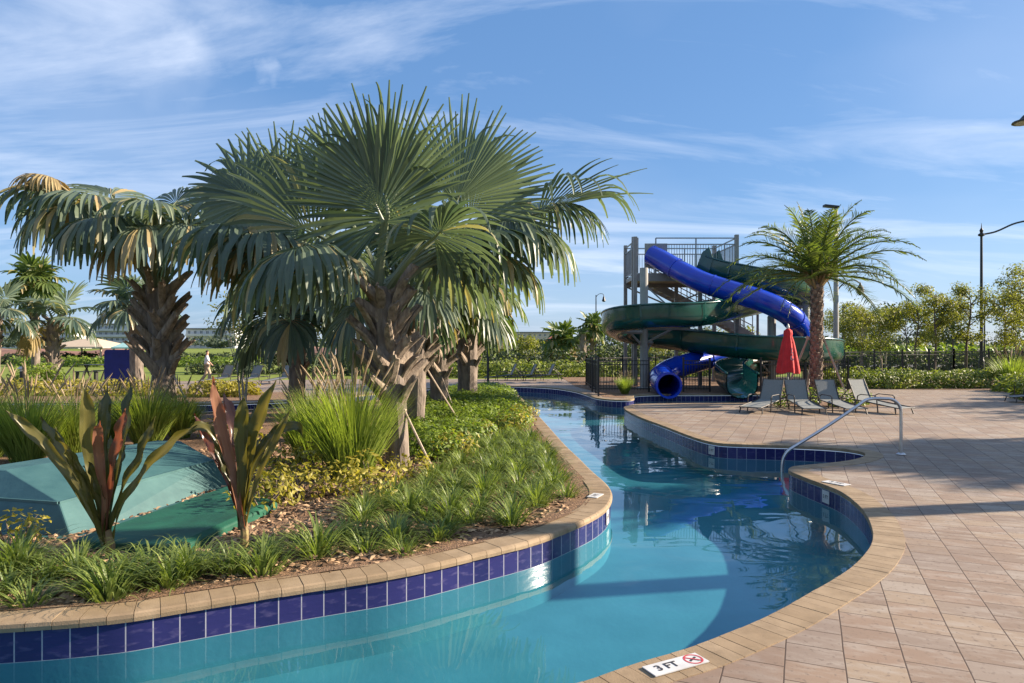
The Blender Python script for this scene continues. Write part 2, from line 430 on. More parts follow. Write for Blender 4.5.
def coping(loop, into, w, step, name, nose, top):
    P = resample(loop, step); k = len(P); nr = normals(P); mb = MB(); g = .0022
    for i in range(k):
        a, b = P[i], P[(i+1) % k]; na, nb = nr[i]*into, nr[(i+1) % k]*into
        d = (b-a).normalized(); z = top+rnd.uniform(-.0015, .0015); t = rnd.random()
        ring = []
        for q, n_, s in ((a, na, 1), (b, nb, -1)):
            q = q+d*g*s
            prof = [(-.02, -.055), (-.022, -.03), (-.016, -.008), (0.0, 0.0), (w, 0.0), (w, -.055)] if nose else [(-.012,-.05),(-.012,-.005),(-.007,0),(w,0),(w,-.05)]
            ring.append([q+n_*x+UP*(z+y) for x, y in prof])
        n = len(ring[0]); vs = ring[0]+ring[1]
        fs = [(j, (j+1) % n, n+(j+1) % n, n+j) for j in range(n)]+[tuple(range(n-1, -1, -1)), tuple(range(n, 2*n))]
        mb.add(vs, fs, 0, t)
    for i in range(k):                  # mortar bed below the joints
        a, b = P[i], P[(i+1) % k]; na, nb = nr[i]*into, nr[(i+1) % k]*into
        z0, z1 = V((0,0,top-.052)), V((0,0,top-.009))
        mb.add([a+na*-.004+z0, a+na*-.004+z1, a+na*(w-.004)+z1, b+nb*-.004+z0, b+nb*-.004+z1, b+nb*(w-.004)+z1], [(0,3,4,1),(1,4,5,2)], 1)
    return structure(name, mb, [M['copingb'], M['mortar']])
def coping_mat():
    m, t, out = nt('coping_bricks')
    b = N(t, 'BsdfPrincipled'); b.inputs['Roughness'].default_value = .7; b.inputs['Specular IOR Level'].default_value = .3
    a = N(t, 'Attribute', attribute_name='tint'); tc = N(t, 'TexCoord')
    c = mixc(t, a.outputs['Fac'], (.262,.188,.112), (.325,.243,.155))
    n = N(t, 'TexNoise'); n.inputs['Scale'].default_value = 5; n.inputs['Detail'].default_value = 9; n.inputs['Roughness'].default_value = .65; t.links.new(tc.outputs['Object'], n.inputs['Vector'])
    c = mixc(t, ramp(t, n.outputs[0], .42, .75), c, (.185,.132,.078))
    t.links.new(c, b.inputs['Base Color'])
    n2 = N(t, 'TexNoise'); n2.inputs['Scale'].default_value = 120; t.links.new(tc.outputs['Object'], n2.inputs['Vector'])
    bp = N(t, 'Bump'); bp.inputs['Strength'].default_value = .3; bp.inputs['Distance'].default_value = .006
    t.links.new(n2.outputs[0], bp.inputs['Height']); t.links.new(bp.outputs[0], b.inputs['Normal'])
    t.links.new(b.outputs[0], out.inputs[0]); return m
M['copingb'] = coping_mat()
coping(OUT, -1, .238, .10, 'pool_coping', False, .006)
coping(ISL, 1, .24, .15, 'island_coping', True, .0)

# island soil: a gently mounded sheet inside the coping
isl_in = [p+n*.2 for p, n in zip(ISL, normals(ISL))][::4]
def gz(x, y):
    if not inside((x, y), isl_in): return 0.0
    d = dist_poly((x, y), isl_in)
    return -.035+.055*min(1, d/1.2)
def gpi(px, py):                         # pixel on the island's soil
    p = gp(px, py, .03)
    for _ in range(3): p = gp(px, py, gz(p.x, p.y))
    return p
from mathutils.geometry import delaunay_2d_cdt
pts2 = [p.to_2d() for p in isl_in]; nb = len(pts2)
yy = 3.5
while yy < 28:
    st = .28 if yy < 12 else .6
    xx = -13.2
    while xx < 2:
        q = (xx+rnd.uniform(-.05,.05), yy+rnd.uniform(-.05,.05))
        if inside(q, isl_in) and dist_poly(q, isl_in) > st*.5: pts2.append(V(q))
        xx += st
    yy += st
vo, eo, fo = delaunay_2d_cdt(pts2, [(i, (i+1) % nb) for i in range(nb)], [], 1, 1e-4)[:3]
mb = MB(); mb.add([V((p.x, p.y, gz(p.x, p.y)+.02*noise.noise(V((p.x*3, p.y*3, 0))))) for p in vo], fo)
structure('island_soil', mb, M['mulch'], smooth=True)
# loose mulch chips and pebbles on the soil close to the viewer
mb = MB()
for i in range(15000):
    x = rnd.uniform(-5, 1.2); y = 4.2+8*rnd.random()**1.6
    if not inside((x, y), isl_in): continue
    s = rnd.uniform(.008, .024); z = gz(x, y)+.02*noise.noise(V((x*3, y*3, 0)))
    a = rnd.random()*6.28; l = s*rnd.uniform(1, 2.6)
    d = V((math.cos(a), math.sin(a), rnd.uniform(-.5,.5)))*l; e = V((-math.sin(a), math.cos(a), rnd.uniform(-.4,.4)))*s
    c = V((x, y, z+.006)); h = UP*s*.8
    mb.add([c-d-e, c+d-e, c+d+e, c-d+e, c+h], [(0,1,4),(1,2,4),(2,3,4),(3,0,4)], 0, rnd.random()**1.5)
tag(mb.build('mulch_chips', M['chip']), kind='stuff')

# planting beds laid on the deck
def bed(name, pts, z, m='mulch'):
    mb = MB(); mb.poly([pts], z); return structure(name, mb, M[m])
def oval(c, a, b, n=28): return [V((c[0]+a*math.cos(6.2832*i/n), c[1]+b*math.sin(6.2832*i/n), 0)) for i in range(n)]
bed('palm_bed', oval((8.9,19.6), 1.7, 1.0), .008)
bed('slide_bed', [V(p+(0,)) for p in ((3.0,22.3),(3.6,21.9),(4.0,23.4),(4.6,24.0),(9.2,24.0),(10.5,25.5),(15,28),(15,36),(2.6,36),(2.6,28),(3.0,25))], .006)
bed('hedge_bed', [V(p+(0,)) for p in ((11.6,26.8),(15.4,26.0),(17.8,25.6),(18.6,22.5),(17,20.6),(20,19.6),(36,19),(36,34),(11.6,34))], .010)
bed('far_bed', [V(p+(0,)) for p in ((-19,20.8),(-15,20.7),(-10,20.4),(-7.4,20.8),(-6.6,22.4),(-8,24.5),(-19,24.5))], .008)

# ------------------------------------------------------------------ plants
def rdir(lo=-1.0):
    while True:
        v = V((rnd.uniform(-1,1), rnd.uniform(-1,1), rnd.uniform(-1,1)))
        if .05 < v.length < 1 and v.z > lo: return v.normalized()
def leaf(mb, p, n, L, W, t, m=0):
    a = rdir(); x = n.cross(a)
    if x.length < .05: x = n.cross(V((1,0,.3)))
    x.normalize(); y = n.cross(x)
    mb.add([p-x*L/2, p+y*W/2-n*W*.12, p+x*L/2, p-y*W/2-n*W*.12], [(0,1,2,3)], m, t)
def leafcloud(mb, c, r, n, L, W, shell=.5, clump=3.0, m=0, keep=.0, flatten=.3):
    c = V(c); sd = V((rnd.uniform(0,50), rnd.uniform(0,50), rnd.uniform(0,50)))
    for i in range(n):
        d = rdir(-.95); q = V((d.x*r[0], d.y*r[1], d.z*r[2]))*(shell+(1-shell)*rnd.random()**.6)
        nv = noise.noise(q*clump+sd)
        if nv < keep-.35: continue
        q *= 1+.3*noise.noise(q*clump*.5+sd*2)
        nn = (d+rdir()*.9+UP*flatten).normalized()
        leaf(mb, c+q, nn, L*rnd.uniform(.7,1.25), W*rnd.uniform(.7,1.25), min(1, max(0, .45+.5*nv+rnd.uniform(-.3,.3))), m)

def fan_frond(mb, B, H, fwd, Rr, droop, spread=R(150), nseg=40, fold=.22, side=None, pr=.03, fuse=.60, bow=.14, tb=0.0, hang=.12, curl=0.0):
    """one costapalmate frond: petiole from B to H, then a pleated fan opening along fwd"""
    B, H = V(B), V(H); fwd = V(fwd).normalized(); L0 = (H-B).length
    mid = (B+H)/2+UP*bow*L0
    pet = [B*(1-t)**2+mid*2*t*(1-t)+H*t*t for t in (0,.2,.4,.6,.8,1)]
    pet.append(H+fwd*Rr*.2)
    mb.tube(pet, [pr*2.7,pr*1.9,pr*1.5,pr*1.25,pr*1.1,pr*.95,pr*.3], 6, 0, 1.12+tb*.5, flat=.6)
    if side is None:
        side = fwd.cross(UP)
        if side.length < .25: side = fwd.cross((H-B).normalized())
        if side.length < .1: side = V((1,0,0))
    side = (V(side)-fwd*V(side).dot(fwd)).normalized(); nrm = side.cross(fwd)
    da = 2*spread/(nseg-1)
    ts = (.04,.2,.4,fuse,.68,.77,.86,.94,1.0)
    base_t = rnd.uniform(-.12,.15)+tb
    for k in range(nseg):
        a = -spread+da*k
        aj = a+rnd.uniform(-.14,.14)*da
        L = Rr*(.72+.28*math.cos(a*.55))*rnd.uniform(.86,1.05)
        o = H+fwd*Rr*.16*max(0, math.cos(a))
        d0 = (fwd*math.cos(aj)+side*math.sin(aj)+nrm*fold*abs(math.sin(aj))-nrm*.06).normalized()
        lat = (-fwd*math.sin(aj)+side*math.cos(aj)).normalized()
        dk = droop*rnd.uniform(.55,1.35)
        if rnd.random() < hang: dk += 3.0
        tt = min(1, max(0, .4+base_t+rnd.uniform(-.22,.22)+(.12 if k % 2 else -.05)))
        if droop > .7 and rnd.random() < .10: tt = rnd.uniform(1.3, 1.9); dk += 1.5
        p = o.copy(); d = d0.copy(); prev = 0; wf = None; ring = []
        for t in ts:
            ds = (t-prev)*L; prev = t
            if t > .2: d = (d-UP*(droop if t <= fuse else dk)*(t-.12)*(ds/L)*2.2+nrm*curl*(ds/L)).normalized()
            p = p+d*ds
            w = 2*L*min(t, fuse)*math.tan(da/2)*1.16
            if t > fuse: w *= max(.10, (1-(t-fuse)/(1-fuse)))**.5*.93
            n_ = lat.cross(d)
            if n_.dot(nrm) < 0: n_ = -n_
            ring.append((p-lat*w/2, p-n_*w*.22, p+lat*w/2))
        vs = [q for r_ in ring for q in r_]; fs = []
        for i in range(len(ts)-1):
            fs += [(3*i, 3*i+1, 3*i+4, 3*i+3), (3*i+1, 3*i+2, 3*i+5, 3*i+4)]
        mb.add(vs, fs, 0, tt)

def boots(mb, base, top, r0, r1, n, z0, length=.42, width=.20, m=1):
    for i in range(n):
        f = z0+(1-z0)*(i+.5)/n; c = base.lerp(top, f); a = i*2.39996+rnd.uniform(-.25,.25)
        out = V((math.cos(a), math.sin(a), 0)); tw = (1 if i % 2 else -1)*rnd.uniform(.55,.95)
        lat = V((-out.y, out.x, 0)); d = (out*rnd.uniform(.14,.26)+UP+lat*tw).normalized()
        rr = r0+(r1-r0)*f; L = length*rnd.uniform(.75,1.2); w = width*rnd.uniform(.8,1.15)
        p = c+out*rr*.9-UP*L*.4; lat = (lat-d*lat.dot(d)).normalized(); nn = lat.cross(d)
        if nn.dot(out) < 0: nn = -nn
        secs = []; jag = [rnd.uniform(-.10,.06) for _ in range(5)]
        for t, ws, th in ((0,1.0,.02),(.25,1.0,.045),(.5,.9,.06),(.75,.78,.066),(.92,.70,.066),(1.0,.68,.06)):
            row = []
            for q in range(5):
                x = (q-2)/2; tq = t*(1+jag[q]*t**4)
                row.append(p+d*L*tq+out*.09*t**2+lat*w*ws*x/2+nn*th*(1-x*x*1.5)+nn*.05*t*t*abs(x))
            secs.append(row)
        vs = [x for s_ in secs for x in s_]; fs = []; k6 = len(secs)*5
        vs += [x-nn*.03 for s_ in secs for x in s_]
        for j in range(len(secs)-1):
            for q in range(4): fs += [(5*j+q, 5*j+q+1, 5*j+q+6, 5*j+q+5), (k6+5*j+q, k6+5*j+q+5, k6+5*j+q+6, k6+5*j+q+1)]
            for q in (0, 4): fs.append((5*j+q, 5*j+q+5, k6+5*j+q+5, k6+5*j+q))
        e_ = k6-5
        fs += [(e_+q, e_+q+1, k6+e_+q+1, k6+e_+q) for q in range(4)]
        if rnd.random() < .5:
            for z_ in range(3):
                a0 = secs[-1][rnd.randrange(5)]; vs_ = [a0, a0+lat*.012, a0+d*rnd.uniform(.05,.16)-UP*rnd.uniform(0,.12)+lat*rnd.uniform(-.05,.05)]
                mb.add(vs_, [(0,1,2)], m, .5)
        mb.add(vs, fs, m, rnd.random())

def fan_palm(name, label, base, top, r0, r1, nboot, z0, autos, hero=(), group=None, nseg=40, Rr=1.3, pet=1.0, dead=.03, green=False, bl=.42, bw=.2, e0=78, e1=-38, dr=(.25,2.6)):
    root = thing(name, label, 'palm tree', base, 0, group)
    base, top = V(base), V(top)
    mb = MB(); prof = []; tv = []
    for i in range(13):
        f = i/12; c = base.lerp(top, f)+V((math.sin(f*5)*.02, math.cos(f*4)*.02, 0))
        prof.append(c-(UP*.1 if i == 0 else V((0,0,0)))); tv.append((r0*1.25 if i == 0 else r0+(r1-r0)*f)*rnd.uniform(.94,1.06))
    mb.tube(prof, tv, 14, 0)
    boots(mb, base, top+UP*.12, r0, r1, nboot, z0, bl, bw)
    mb.build('trunk', [M['bark'], M['boot']], root, off=base)
    cr = bpy.data.objects.new('crown', None); C.objects.link(cr); cr.parent = root; cr.location = top-base
    fm = M['palm_green'] if green else M['palm']
    for h in hero:
        fb = MB(); H = V(h[0]); kw = dict(h[4]) if len(h) > 4 else {}
        m_ = M['palm_dead'] if kw.pop('dead', 0) else fm
        fan_frond(fb, top+V((rnd.uniform(-.08,.08), rnd.uniform(-.08,.08), rnd.uniform(-.1,.05))), H, h[1], h[2], h[3], nseg=kw.pop("nseg", nseg), **kw)
        fb.build('frond', m_, cr, off=top)
    for i in range(autos):
        t = (i+.5)/autos; az = i*2.39996+rnd.uniform(-.3,.3); el = R(e0+(e1-e0)*t**.9+rnd.uniform(-6,6))
        d = V((math.cos(az)*math.cos(el), math.sin(az)*math.cos(el), math.sin(el)))
        pl = pet*rnd.uniform(.8,1.1)*(.75+.35*t)
        b0 = top+V((math.cos(az), math.sin(az), 0))*r1*.5-UP*.25*t
        H = b0+d*pl-UP*.12*pl*t
        fw = (d-UP*(.15+.7*t)).normalized()
        fb = MB(); dd = t > .72 and rnd.random() < dead*3
        fan_frond(fb, b0, H, fw, Rr*rnd.uniform(.85,1.08), dr[0]+(dr[1]-dr[0])*t, nseg=nseg, pr=.03*Rr/1.3, tb=-.1*t)
        fb.build('frond', M['palm_dead'] if dd else fm, cr, off=top)
    return root

PG = 'silvery fan palms on the planted island'
# main palm
bA = gpi(398,468); tA = at(384,288,9.35)
YA = 9.35
def hA(px, py, dY, fx, fy, fz, Rr, droop, **kw): return (at(px, py, YA+dY), (fx, fy, fz), Rr, droop, kw)
heroA = [
 hA(388,214,-.55, -.1,-.2,1, 1.42,.12, spread=R(78), fold=.22, side=(1,0,.05), tb=-.02, nseg=44),
 hA(383,222,-.5, -.3,-.25,.8, 1.3,.3, spread=R(120), fold=.12, side=(1,0,-.1), tb=-.05),
 hA(345,214,.3, -.36,.05,1, 1.3,.2, spread=R(74), fold=.2, side=(1,.1,.3), hang=.1, nseg=42),
 hA(318,236,-.4, -.85,-.2,.35, 1.25,.8, spread=R(128), side=(.4,.1,.85), hang=.3),
 hA(290,212,.4, -.75,.1,.62, 1.25,.4, spread=R(82), tb=.05, hang=.2, side=(.6,.1,.75), nseg=44),
 hA(452,212,.1, .42,0,.9, 1.42,.16, spread=R(76), side=(.9,-.1,-.4), fold=.2, tb=.14, nseg=44),
 hA(462,225,.4, .72,.1,.55, 1.3,.4, spread=R(80), side=(.55,-.1,-.8), fold=.2, tb=.1, hang=.2, nseg=28),
 hA(434,238,-.7, .5,-.6,.35, 1.05,1.0, spread=R(140), side=(.8,.5,-.3), hang=.3),
 hA(475,240,.3, .9,.2,.3, 1.25,1.7, spread=R(140), hang=.3),
 hA(536,214,.6, .93,.1,.34, 1.5,.5, spread=R(80), hang=.45, fold=.5, tb=.08, nseg=30),
 hA(508,226,.5, .92,.1,-.05, 1.3,3.0, hang=.5, spread=R(110)), hA(545,208,.9, .9,.15,.1, 1.1,2.4, hang=.5, spread=R(85)),
 hA(325,262,-.6, -.7,-.5,-.35, 1.1,2.8, tb=.16, hang=.4),
 hA(258,206,.2, -.75,.1,.62, 1.05,.5, spread=R(120), side=(.6,.2,.7), hang=.25), hA(240,228,-.2, -.9,-.2,-.05, 1.15,2.6, hang=.5),
 hA(286,258,.3, -.95,.1,-.3, 1.25,3.2, tb=.05, hang=.4),
 hA(268,236,-.3, -1,-.2,-.1, 1.2,3.0, hang=.5),
 hA(345,255,.9, -.5,.7,-.1, 1.2,2.6, hang=.4),
 hA(305,248,-.9, -.6,-.8,-.3, 1.15,3.2, hang=.5, tb=.1),

 hA(488,255,.5, .9,.2,-.2, 1.15,3.0, hang=.5),
 hA(440,262,.9, .5,.8,-.2, 1.2,2.4),
 hA(440,246,.6, .4,.8,.2, 1.1,1.4),
 hA(272,240,-.2, -1,-.1,-.25, 1.1,2.9, dead=1)]
fan_palm('fan_palm', 'largest silvery fan palm with criss-crossed leaf bases at the front of the island', bA, tA, .16, .18, 40, .40, 0, heroA, PG, nseg=36, bl=.52, bw=.18)
# palm right behind it, its long frond reaching to the right
YB = 13.2
bB = V(((414-512)/F*YB, YB, .08)); tB = at(416,285,YB)
def hB(px, py, dY, fx, fy, fz, Rr, droop, **kw): return (at(px, py, YB+dY), (fx, fy, fz), Rr, droop, kw)
fan_palm('fan_palm', 'fan palm standing just behind the largest palm, its trunk half hidden', bB, tB, .2, .22, 36, .42, 13, [
 hB(400,225,.4, -.2,0,1, 1.4,.2), hB(450,220,.5, .5,0,.8, 1.5,.3), hB(490,225,-.3, .8,-.2,.4, 1.4,.9)], PG, Rr=1.15, pet=1.0, e1=-8)
YC = 17.0
fan_palm('fan_palm', 'fan palm with a dark shaded trunk, third in the row behind the largest palm', V(((438-512)/F*YC, YC, .08)), at(440,290,YC), .22, .24, 40, .28, 16, (), PG, nseg=30, Rr=1.2, pet=1.1, e1=-15)
YD = 20.5
fan_palm('fan_palm', 'fan palm at the far end of the island with bright green hanging fronds', V(((467-512)/F*YD, YD, .06)), at(467,286,YD), .3, .3, 40, .3, 20, (), PG, nseg=28, Rr=1.35, pet=1.0, green=True, e1=-30, dr=(.5,3.2))
# left palm
YE = 13.0
bE = V(((166-512)/F*YE, YE, .08)); tE = at(158,288,YE)
def hE(px, py, dY, fx, fy, fz, Rr, droop, **kw): return (at(px, py, YE+dY), (fx, fy, fz), Rr, droop, kw)
heroE = [
 hE(58,190,.2, -1,.1,.1, 1.3,2.2, tb=.1, hang=.4), hE(95,200,-.5, -.8,-.5,.15, 1.3,2.2, hang=.4), hE(128,204,.7, -.3,.8,.35, 1.2,1.3), hE(112,198,.9, -.5,.6,.5, 1.15,.9),
 hE(155,212,-.8, .1,-.9,.25, 1.2,2.0, hang=.3), hE(185,205,.8, .3,.8,.4, 1.25,1.1), hE(172,206,.5, .2,.5,.6, 1.0,.8), hE(222,206,-.3, .85,-.3,.2, 1.25,2.0, hang=.4),
 hE(50,178,-.4, -1,-.1,.2, .75,2.8, dead=1, tb=.1, hang=.5), hE(78,208,-.7, -.8,-.5,-.2, 1.3,3.0, hang=.5), hE(108,218,-1.0, -.4,-.9,-.2, 1.3,3.0, hang=.5),
 hE(150,226,-1.0, 0,-1,-.25, 1.25,3.0, hang=.5), hE(190,224,-.8, .5,-.8,-.2, 1.3,3.0, hang=.5), hE(225,228,.4, .9,.3,-.2, 1.25,3.0, hang=.5),
 hE(90,220,.8, -.7,.7,-.2, 1.25,2.8, hang=.5), hE(150,215,1.0, .1,1,0, 1.25,2.4, hang=.5), hE(200,222,1.0, .5,.8,-.1, 1.25,2.6, hang=.5), hE(65,205,.6, -.9,.4,-.1, 1.2,3.0, hang=.5), hE(132,232,-.6, -.2,-.8,-.5, 1.1,3.2, dead=1)]
fan_palm('fan_palm', 'fan palm with drooping ragged crown on the left of the island', bE, tE, .2, .19, 34, .42, 0, heroE, PG, nseg=38, bl=.62, bw=.19, pet=.95, Rr=1.2, e0=20, e1=-30, dr=(1.8,3.2))
YG = 17.0
fan_palm('fan_palm', 'fan palm in the middle of the island back, trunk thin and leaf curtain hanging low', V(((300-512)/F*YG, 16.6, .05)), at(300,292,YG), .2, .2, 18, .35, 18, (), PG, nseg=28, Rr=1.35, pet=1.15, e1=-28)
# far palms
FG = 'cabbage palms on the far side of the pool'
fan_palm('cabbage_palm', 'tall far cabbage palm with round crown and orange flower stalks on the far left', V(((35-512)/F*36, 36, 0)), at(36,281,36), .2, .18, 14, .55, 24, (), FG, nseg=20, Rr=1.0, pet=.75, green=True)
fan_palm('cabbage_palm', 'far palm with reddish boot-covered trunk and wide grey fronds', V(((52-512)/F*33, 33, 0)), at(54,318,33), .27, .27, 30, .1, 10, (), FG, nseg=24, Rr=1.25, pet=1.2, e0=65, e1=-18)
fan_palm('cabbage_palm', 'far fan palm cut by the left edge of the picture', V(((-8-512)/F*31, 31, 0)), at(-6,312,31), .28, .28, 16, .3, 10, (), FG, nseg=24, Rr=1.1, pet=1.0, e0=65, e1=-20)
fan_palm('cabbage_palm', 'far fan palm seen behind the left island palm', V(((136-512)/F*27, 27, 0)), at(136,305,27), .25, .25, 14, .4, 14, (), FG, nseg=24, Rr=1.1, pet=.9, e1=-20)
fan_palm('cabbage_palm', 'slim cabbage palm with a small round crown left of the green slide', V(((592-512)/F*58, 58, 0)), at(592,326,58), .2, .18, 10, .5, 22, (), FG, nseg=14, Rr=.95, pet=.7, green=True)
fan_palm('cabbage_palm', 'short bushy cabbage palm beside the red-roofed house', V(((563-512)/F*60, 60, 0)), at(562,340,60), .3, .25, 10, .5, 22, (), FG, nseg=14, Rr=1.3, pet=1.0, green=True)
fan_palm('cabbage_palm', 'cropped cabbage palm with a stubby top between two far palms', V(((583-512)/F*57, 57, 0)), at(583,334,57), .3, .28, 24, .1, 5, (), FG, nseg=12, Rr=.5, pet=.3, green=True, e0=85, e1=20)
# orange flower stalks on the tall far palm
# palms outside the picture on the right: their shadows fall across the deck
SG = 'shade palms beside the deck right of the view'
for x, y, z in ((11.2,8.25,10.2),(17.0,12.7,4.6),(19.4,13.0,4.9),(18.6,11.5,4.4)):
    fan_palm('fan_palm', 'shade palm beside the deck just right of the view', V((x,y,0)), V((x+.1,y,z)), .2, .17, 10, .6, 16, (), SG, nseg=24, Rr=1.1, pet=.8, green=True)

# date palm
def date_palm(base, top):
    root = thing('date_palm', 'date palm with feathery arching fronds in the bed behind the four loungers', 'palm tree', base)
    base, top = V(base), V(top); mb = MB(); k = 22
    mb.tube([base.lerp(top, i/(k-1))-(UP*.1 if i == 0 else UP*0) for i in range(k)], [.25 if i == 0 else .165+.012*(i % 2) for i in range(k)], 16, 0)
    for i in range(190):
        f = i/190; c = base.lerp(top, f); a = i*2.39996; out = V((math.cos(a), math.sin(a), 0)); lat = V((-out.y, out.x, 0))
        p = c+out*.155; h = .11; w = .13
        mb.add([p-lat*w/2, p+lat*w/2, p+UP*h+lat*w*.3+out*.05, p+UP*h-lat*w*.3+out*.05, p+UP*(h+.04)], [(0,1,2,3),(3,2,4)], 1, rnd.random())
    mb.build('trunk', [M['datebark'], M['boot']], root, off=base)
    cr = bpy.data.objects.new('crown', None); C.objects.link(cr); cr.parent = root; cr.location = top-base
    n = 46
    for i in range(n):
        t = (i+.5)/n; az = i*2.39996+rnd.uniform(-.2,.2); el = R(87-95*t**.9+rnd.uniform(-6,6))
        L = rnd.uniform(2.7,3.2)*(.72+.28*min(1, t*2)); fb = MB()
        d = V((math.cos(az)*math.cos(el), math.sin(az)*math.cos(el), math.sin(el))); p = top+V((math.cos(az), math.sin(az), 0))*.12
        pts = [p.copy()]; ds = []
        K = 26
        for j in range(K):
            s = (j+1)/K
            d = (d-UP*(.008+.10*s*(1.1-.45*t))).normalized(); ds.append(d.copy()); p = p+d*L/K; pts.append(p.copy())
        fb.tube(pts[::2], [.03*(1-j/14)+.005 for j in range(len(pts[::2]))], 5, 0, .75)
        side0 = d.cross(UP); side0 = V((-math.sin(az), math.cos(az), 0))
        bt = rnd.uniform(-.1,.15)+(.12 if t < .35 else 0)
        for j in range(4, K*2+1):
            fj = j/2; i0 = min(int(fj), K-1); q = pts[i0].lerp(pts[i0+1], fj-i0) if i0 < K else pts[K]
            dj = ds[min(i0, K-1)]; nn = side0.cross(dj)
            if nn.z < 0: nn = -nn
            u = j/(K*2); ll = .52*math.sin(math.pi*min(1, (.12+u*.93)))**.6*rnd.uniform(.85,1.1)
            for s in (-1, 1):
                ld = (side0*s*.72+dj*.62+nn*rnd.uniform(-.15,.5)).normalized(); tip = q+ld*ll-UP*.06*rnd.random()
                m_ = q+ld*ll*.5; w = dj*.017+nn*.008
                fb.add([q-w*.6, m_-w, tip, m_+w, q+w*.6], [(0,1,3,4),(1,2,3)], 0, min(1, max(0, .42+bt+rnd.uniform(-.25,.25))))
        fb.build('frond', M['date'], cr, off=top)
    # golden stubs of cut leaf stems under the crown
    sb = MB()
    for i in range(26):
        a = i*2.39996; out = V((math.cos(a), math.sin(a), 0)); p = top+out*.17-UP*rnd.uniform(0,.35)
        sb.tube([p, p+out*.22+UP*.25, p+out*.36+UP*.6], [.04,.03,.015], 5, 0, rnd.random())
    sb.build('leaf_stem', M['palm_dead'], cr, off=top)
    return root
date_palm((8.9,20,0), tuple(at(817,277,20)))

# stakes that brace the transplanted palms
def stake(a, b, r, label, m='wood'):
    a, b = V(a), V(b); g = a if a.z < b.z else b
    root = thing('support_stake', label, 'stake', g, group='stakes bracing the palms')
    mb = MB(); mb.tube([a, a.lerp(b, .5), b], r, 6); mb.build('pole', M[m], root, off=g)
    top = b if b.z > a.z else a; mb = MB(); d = (b-a).normalized()
    mb.bar(top-d*.05, top+d*.05, r*3.4, r*3); mb.build('cleat', M[m], root, off=g)
stake(gpi(433,470), at(403,408,9.3), .017, 'pale slanting stake bracing the largest palm on its right')
stake(gpi(462,426), at(425,366,13.1), .017, 'grey slanting stake bracing the second palm from the front')
stake(at(452,404,16.5)*1, at(436,362,17), .017, 'dark stake leaning against the third palm of the row')
stake(at(200,428,12.6), at(172,372,13), .02, 'slanting stake on the right side of the left island palm')
stake(at(145,430,12.5), at(153,372,12.9), .017, 'steep pale stake on the left side of the left island palm')
stake(V((9.75,19.7,0)), at(821,332,20), .035, 'pale slanting timber prop on the right side of the date palm')
stake(V((8.05,20.4,0)), at(808,338,20.1), .035, 'grey slanting timber prop on the left side of the date palm')
stake(V((9.0,21.0,0)), at(816,335,20.2), .035, 'timber prop behind the date palm trunk')

# ---- grasses
def blades(mb, n, h, rad, w, arch, t0=.3, t1=.9, m=0, segs=5):
    for i in range(n):
        a = rnd.random()*6.2832; q = rnd.random()**.7; r0 = rad*q*.35
        p = V((math.cos(a)*r0, math.sin(a)*r0, 0)); az = a+rnd.uniform(-.6,.6)
        lean = .08+arch*q*rnd.uniform(.5,1.2)
        L = h*rnd.uniform(.65,1.1); d = V((math.cos(az)*lean, math.sin(az)*lean, 1)).normalized()
        lat = V((-math.sin(az), math.cos(az), 0)); t = rnd.uniform(t0, t1); vs = []
        for j in range(segs+1):
            f = j/segs; ww = w*(1-f**2.2)*(.7+.5*min(1, f*3))/2+w*.02
            vs += [p-lat*ww, p+lat*ww]
            d = (d+V((math.cos(az), math.sin(az), 0))*arch*.35*f*rnd.uniform(.7,1.2)-UP*arch*.42*f*f).normalized(); p = p+d*L/segs
        mb.add(vs, [(2*j, 2*j+1, 2*j+3, 2*j+2) for j in range(segs)], m, t)
def fountain(h, n, rad, plumes):
    mb = MB(); blades(mb, n, h, rad, .011, .55, .15, .95)
    pb = MB()
    for i in range(plumes):
        a = rnd.random()*6.28; l = rnd.uniform(.12,.42); d = V((math.cos(a)*l, math.sin(a)*l, 1)).normalized(); L = h*rnd.uniform(.85,1.15)
        p0 = d*L*.2; p1 = d*L; e = (d+V((math.cos(a), math.sin(a), -.2))*.25).normalized()
        pb.tube([p0, p1], .003, 4, 0, .2); pb.tube([p1, p1+e*.07, p1+e*.16, p1+e*.22], [.005,.012,.010,.002], 6, 0, rnd.random())
    return mb, pb
def make_fountain(label, h, n, rad, plumes, group):
    root = thing('fountain_grass', label, 'ornamental grass', group=group)
    a, b = fountain(h, n, rad, plumes)
    a.build('blades', M['grass_blade'], root)
    if plumes: b.build('plumes', M['plume'], root)
    return root
OG = 'fountain grasses on the island'
fg = [make_fountain('', 1.12, 1100, .55, 26, OG), make_fountain('', 1.0, 800, .5, 18, OG), make_fountain('', .85, 700, .5, 20, OG)]
spots = [((352,478),0,1.18,'large bright fountain grass at the foot of the largest palm'),((312,462),1,1.1,'fountain grass just left of the biggest grass clump'),
 ((28,462),1,1.15,'tall dark-based fountain grass behind the teal cover, nearest the left edge'),((75,452),2,1.15,'fountain grass behind the middle of the teal cover'),((148,446),0,.95,'upright fountain grass right of the left island palm base, behind the teal cover'),
 ((-15,458),2,1.2,'fountain grass cut by the left edge of the picture'),((110,438),2,1.0,'fountain grass in front of the left island palm trunk'),((330,440),2,1.15,'pale fountain grass behind the two big clumps'),((180,438),1,.9,'small fountain grass at the right end of the grass row behind the cover')]
used = set()
for (px, py), k, sc, lb in spots:
    p = gpi(px, py); rz = rnd.random()*6
    if k in used: o = dup(fg[k], p, rz, lb, OG, sc/fg[k].scale[0])
    else:
        used.add(k); o = fg[k]; o.location = p; o.rotation_euler[2] = rz; o.scale = (sc,)*3; o['label'] = lb
LG = 'strappy grass-like clumps edging the island'
lir = []
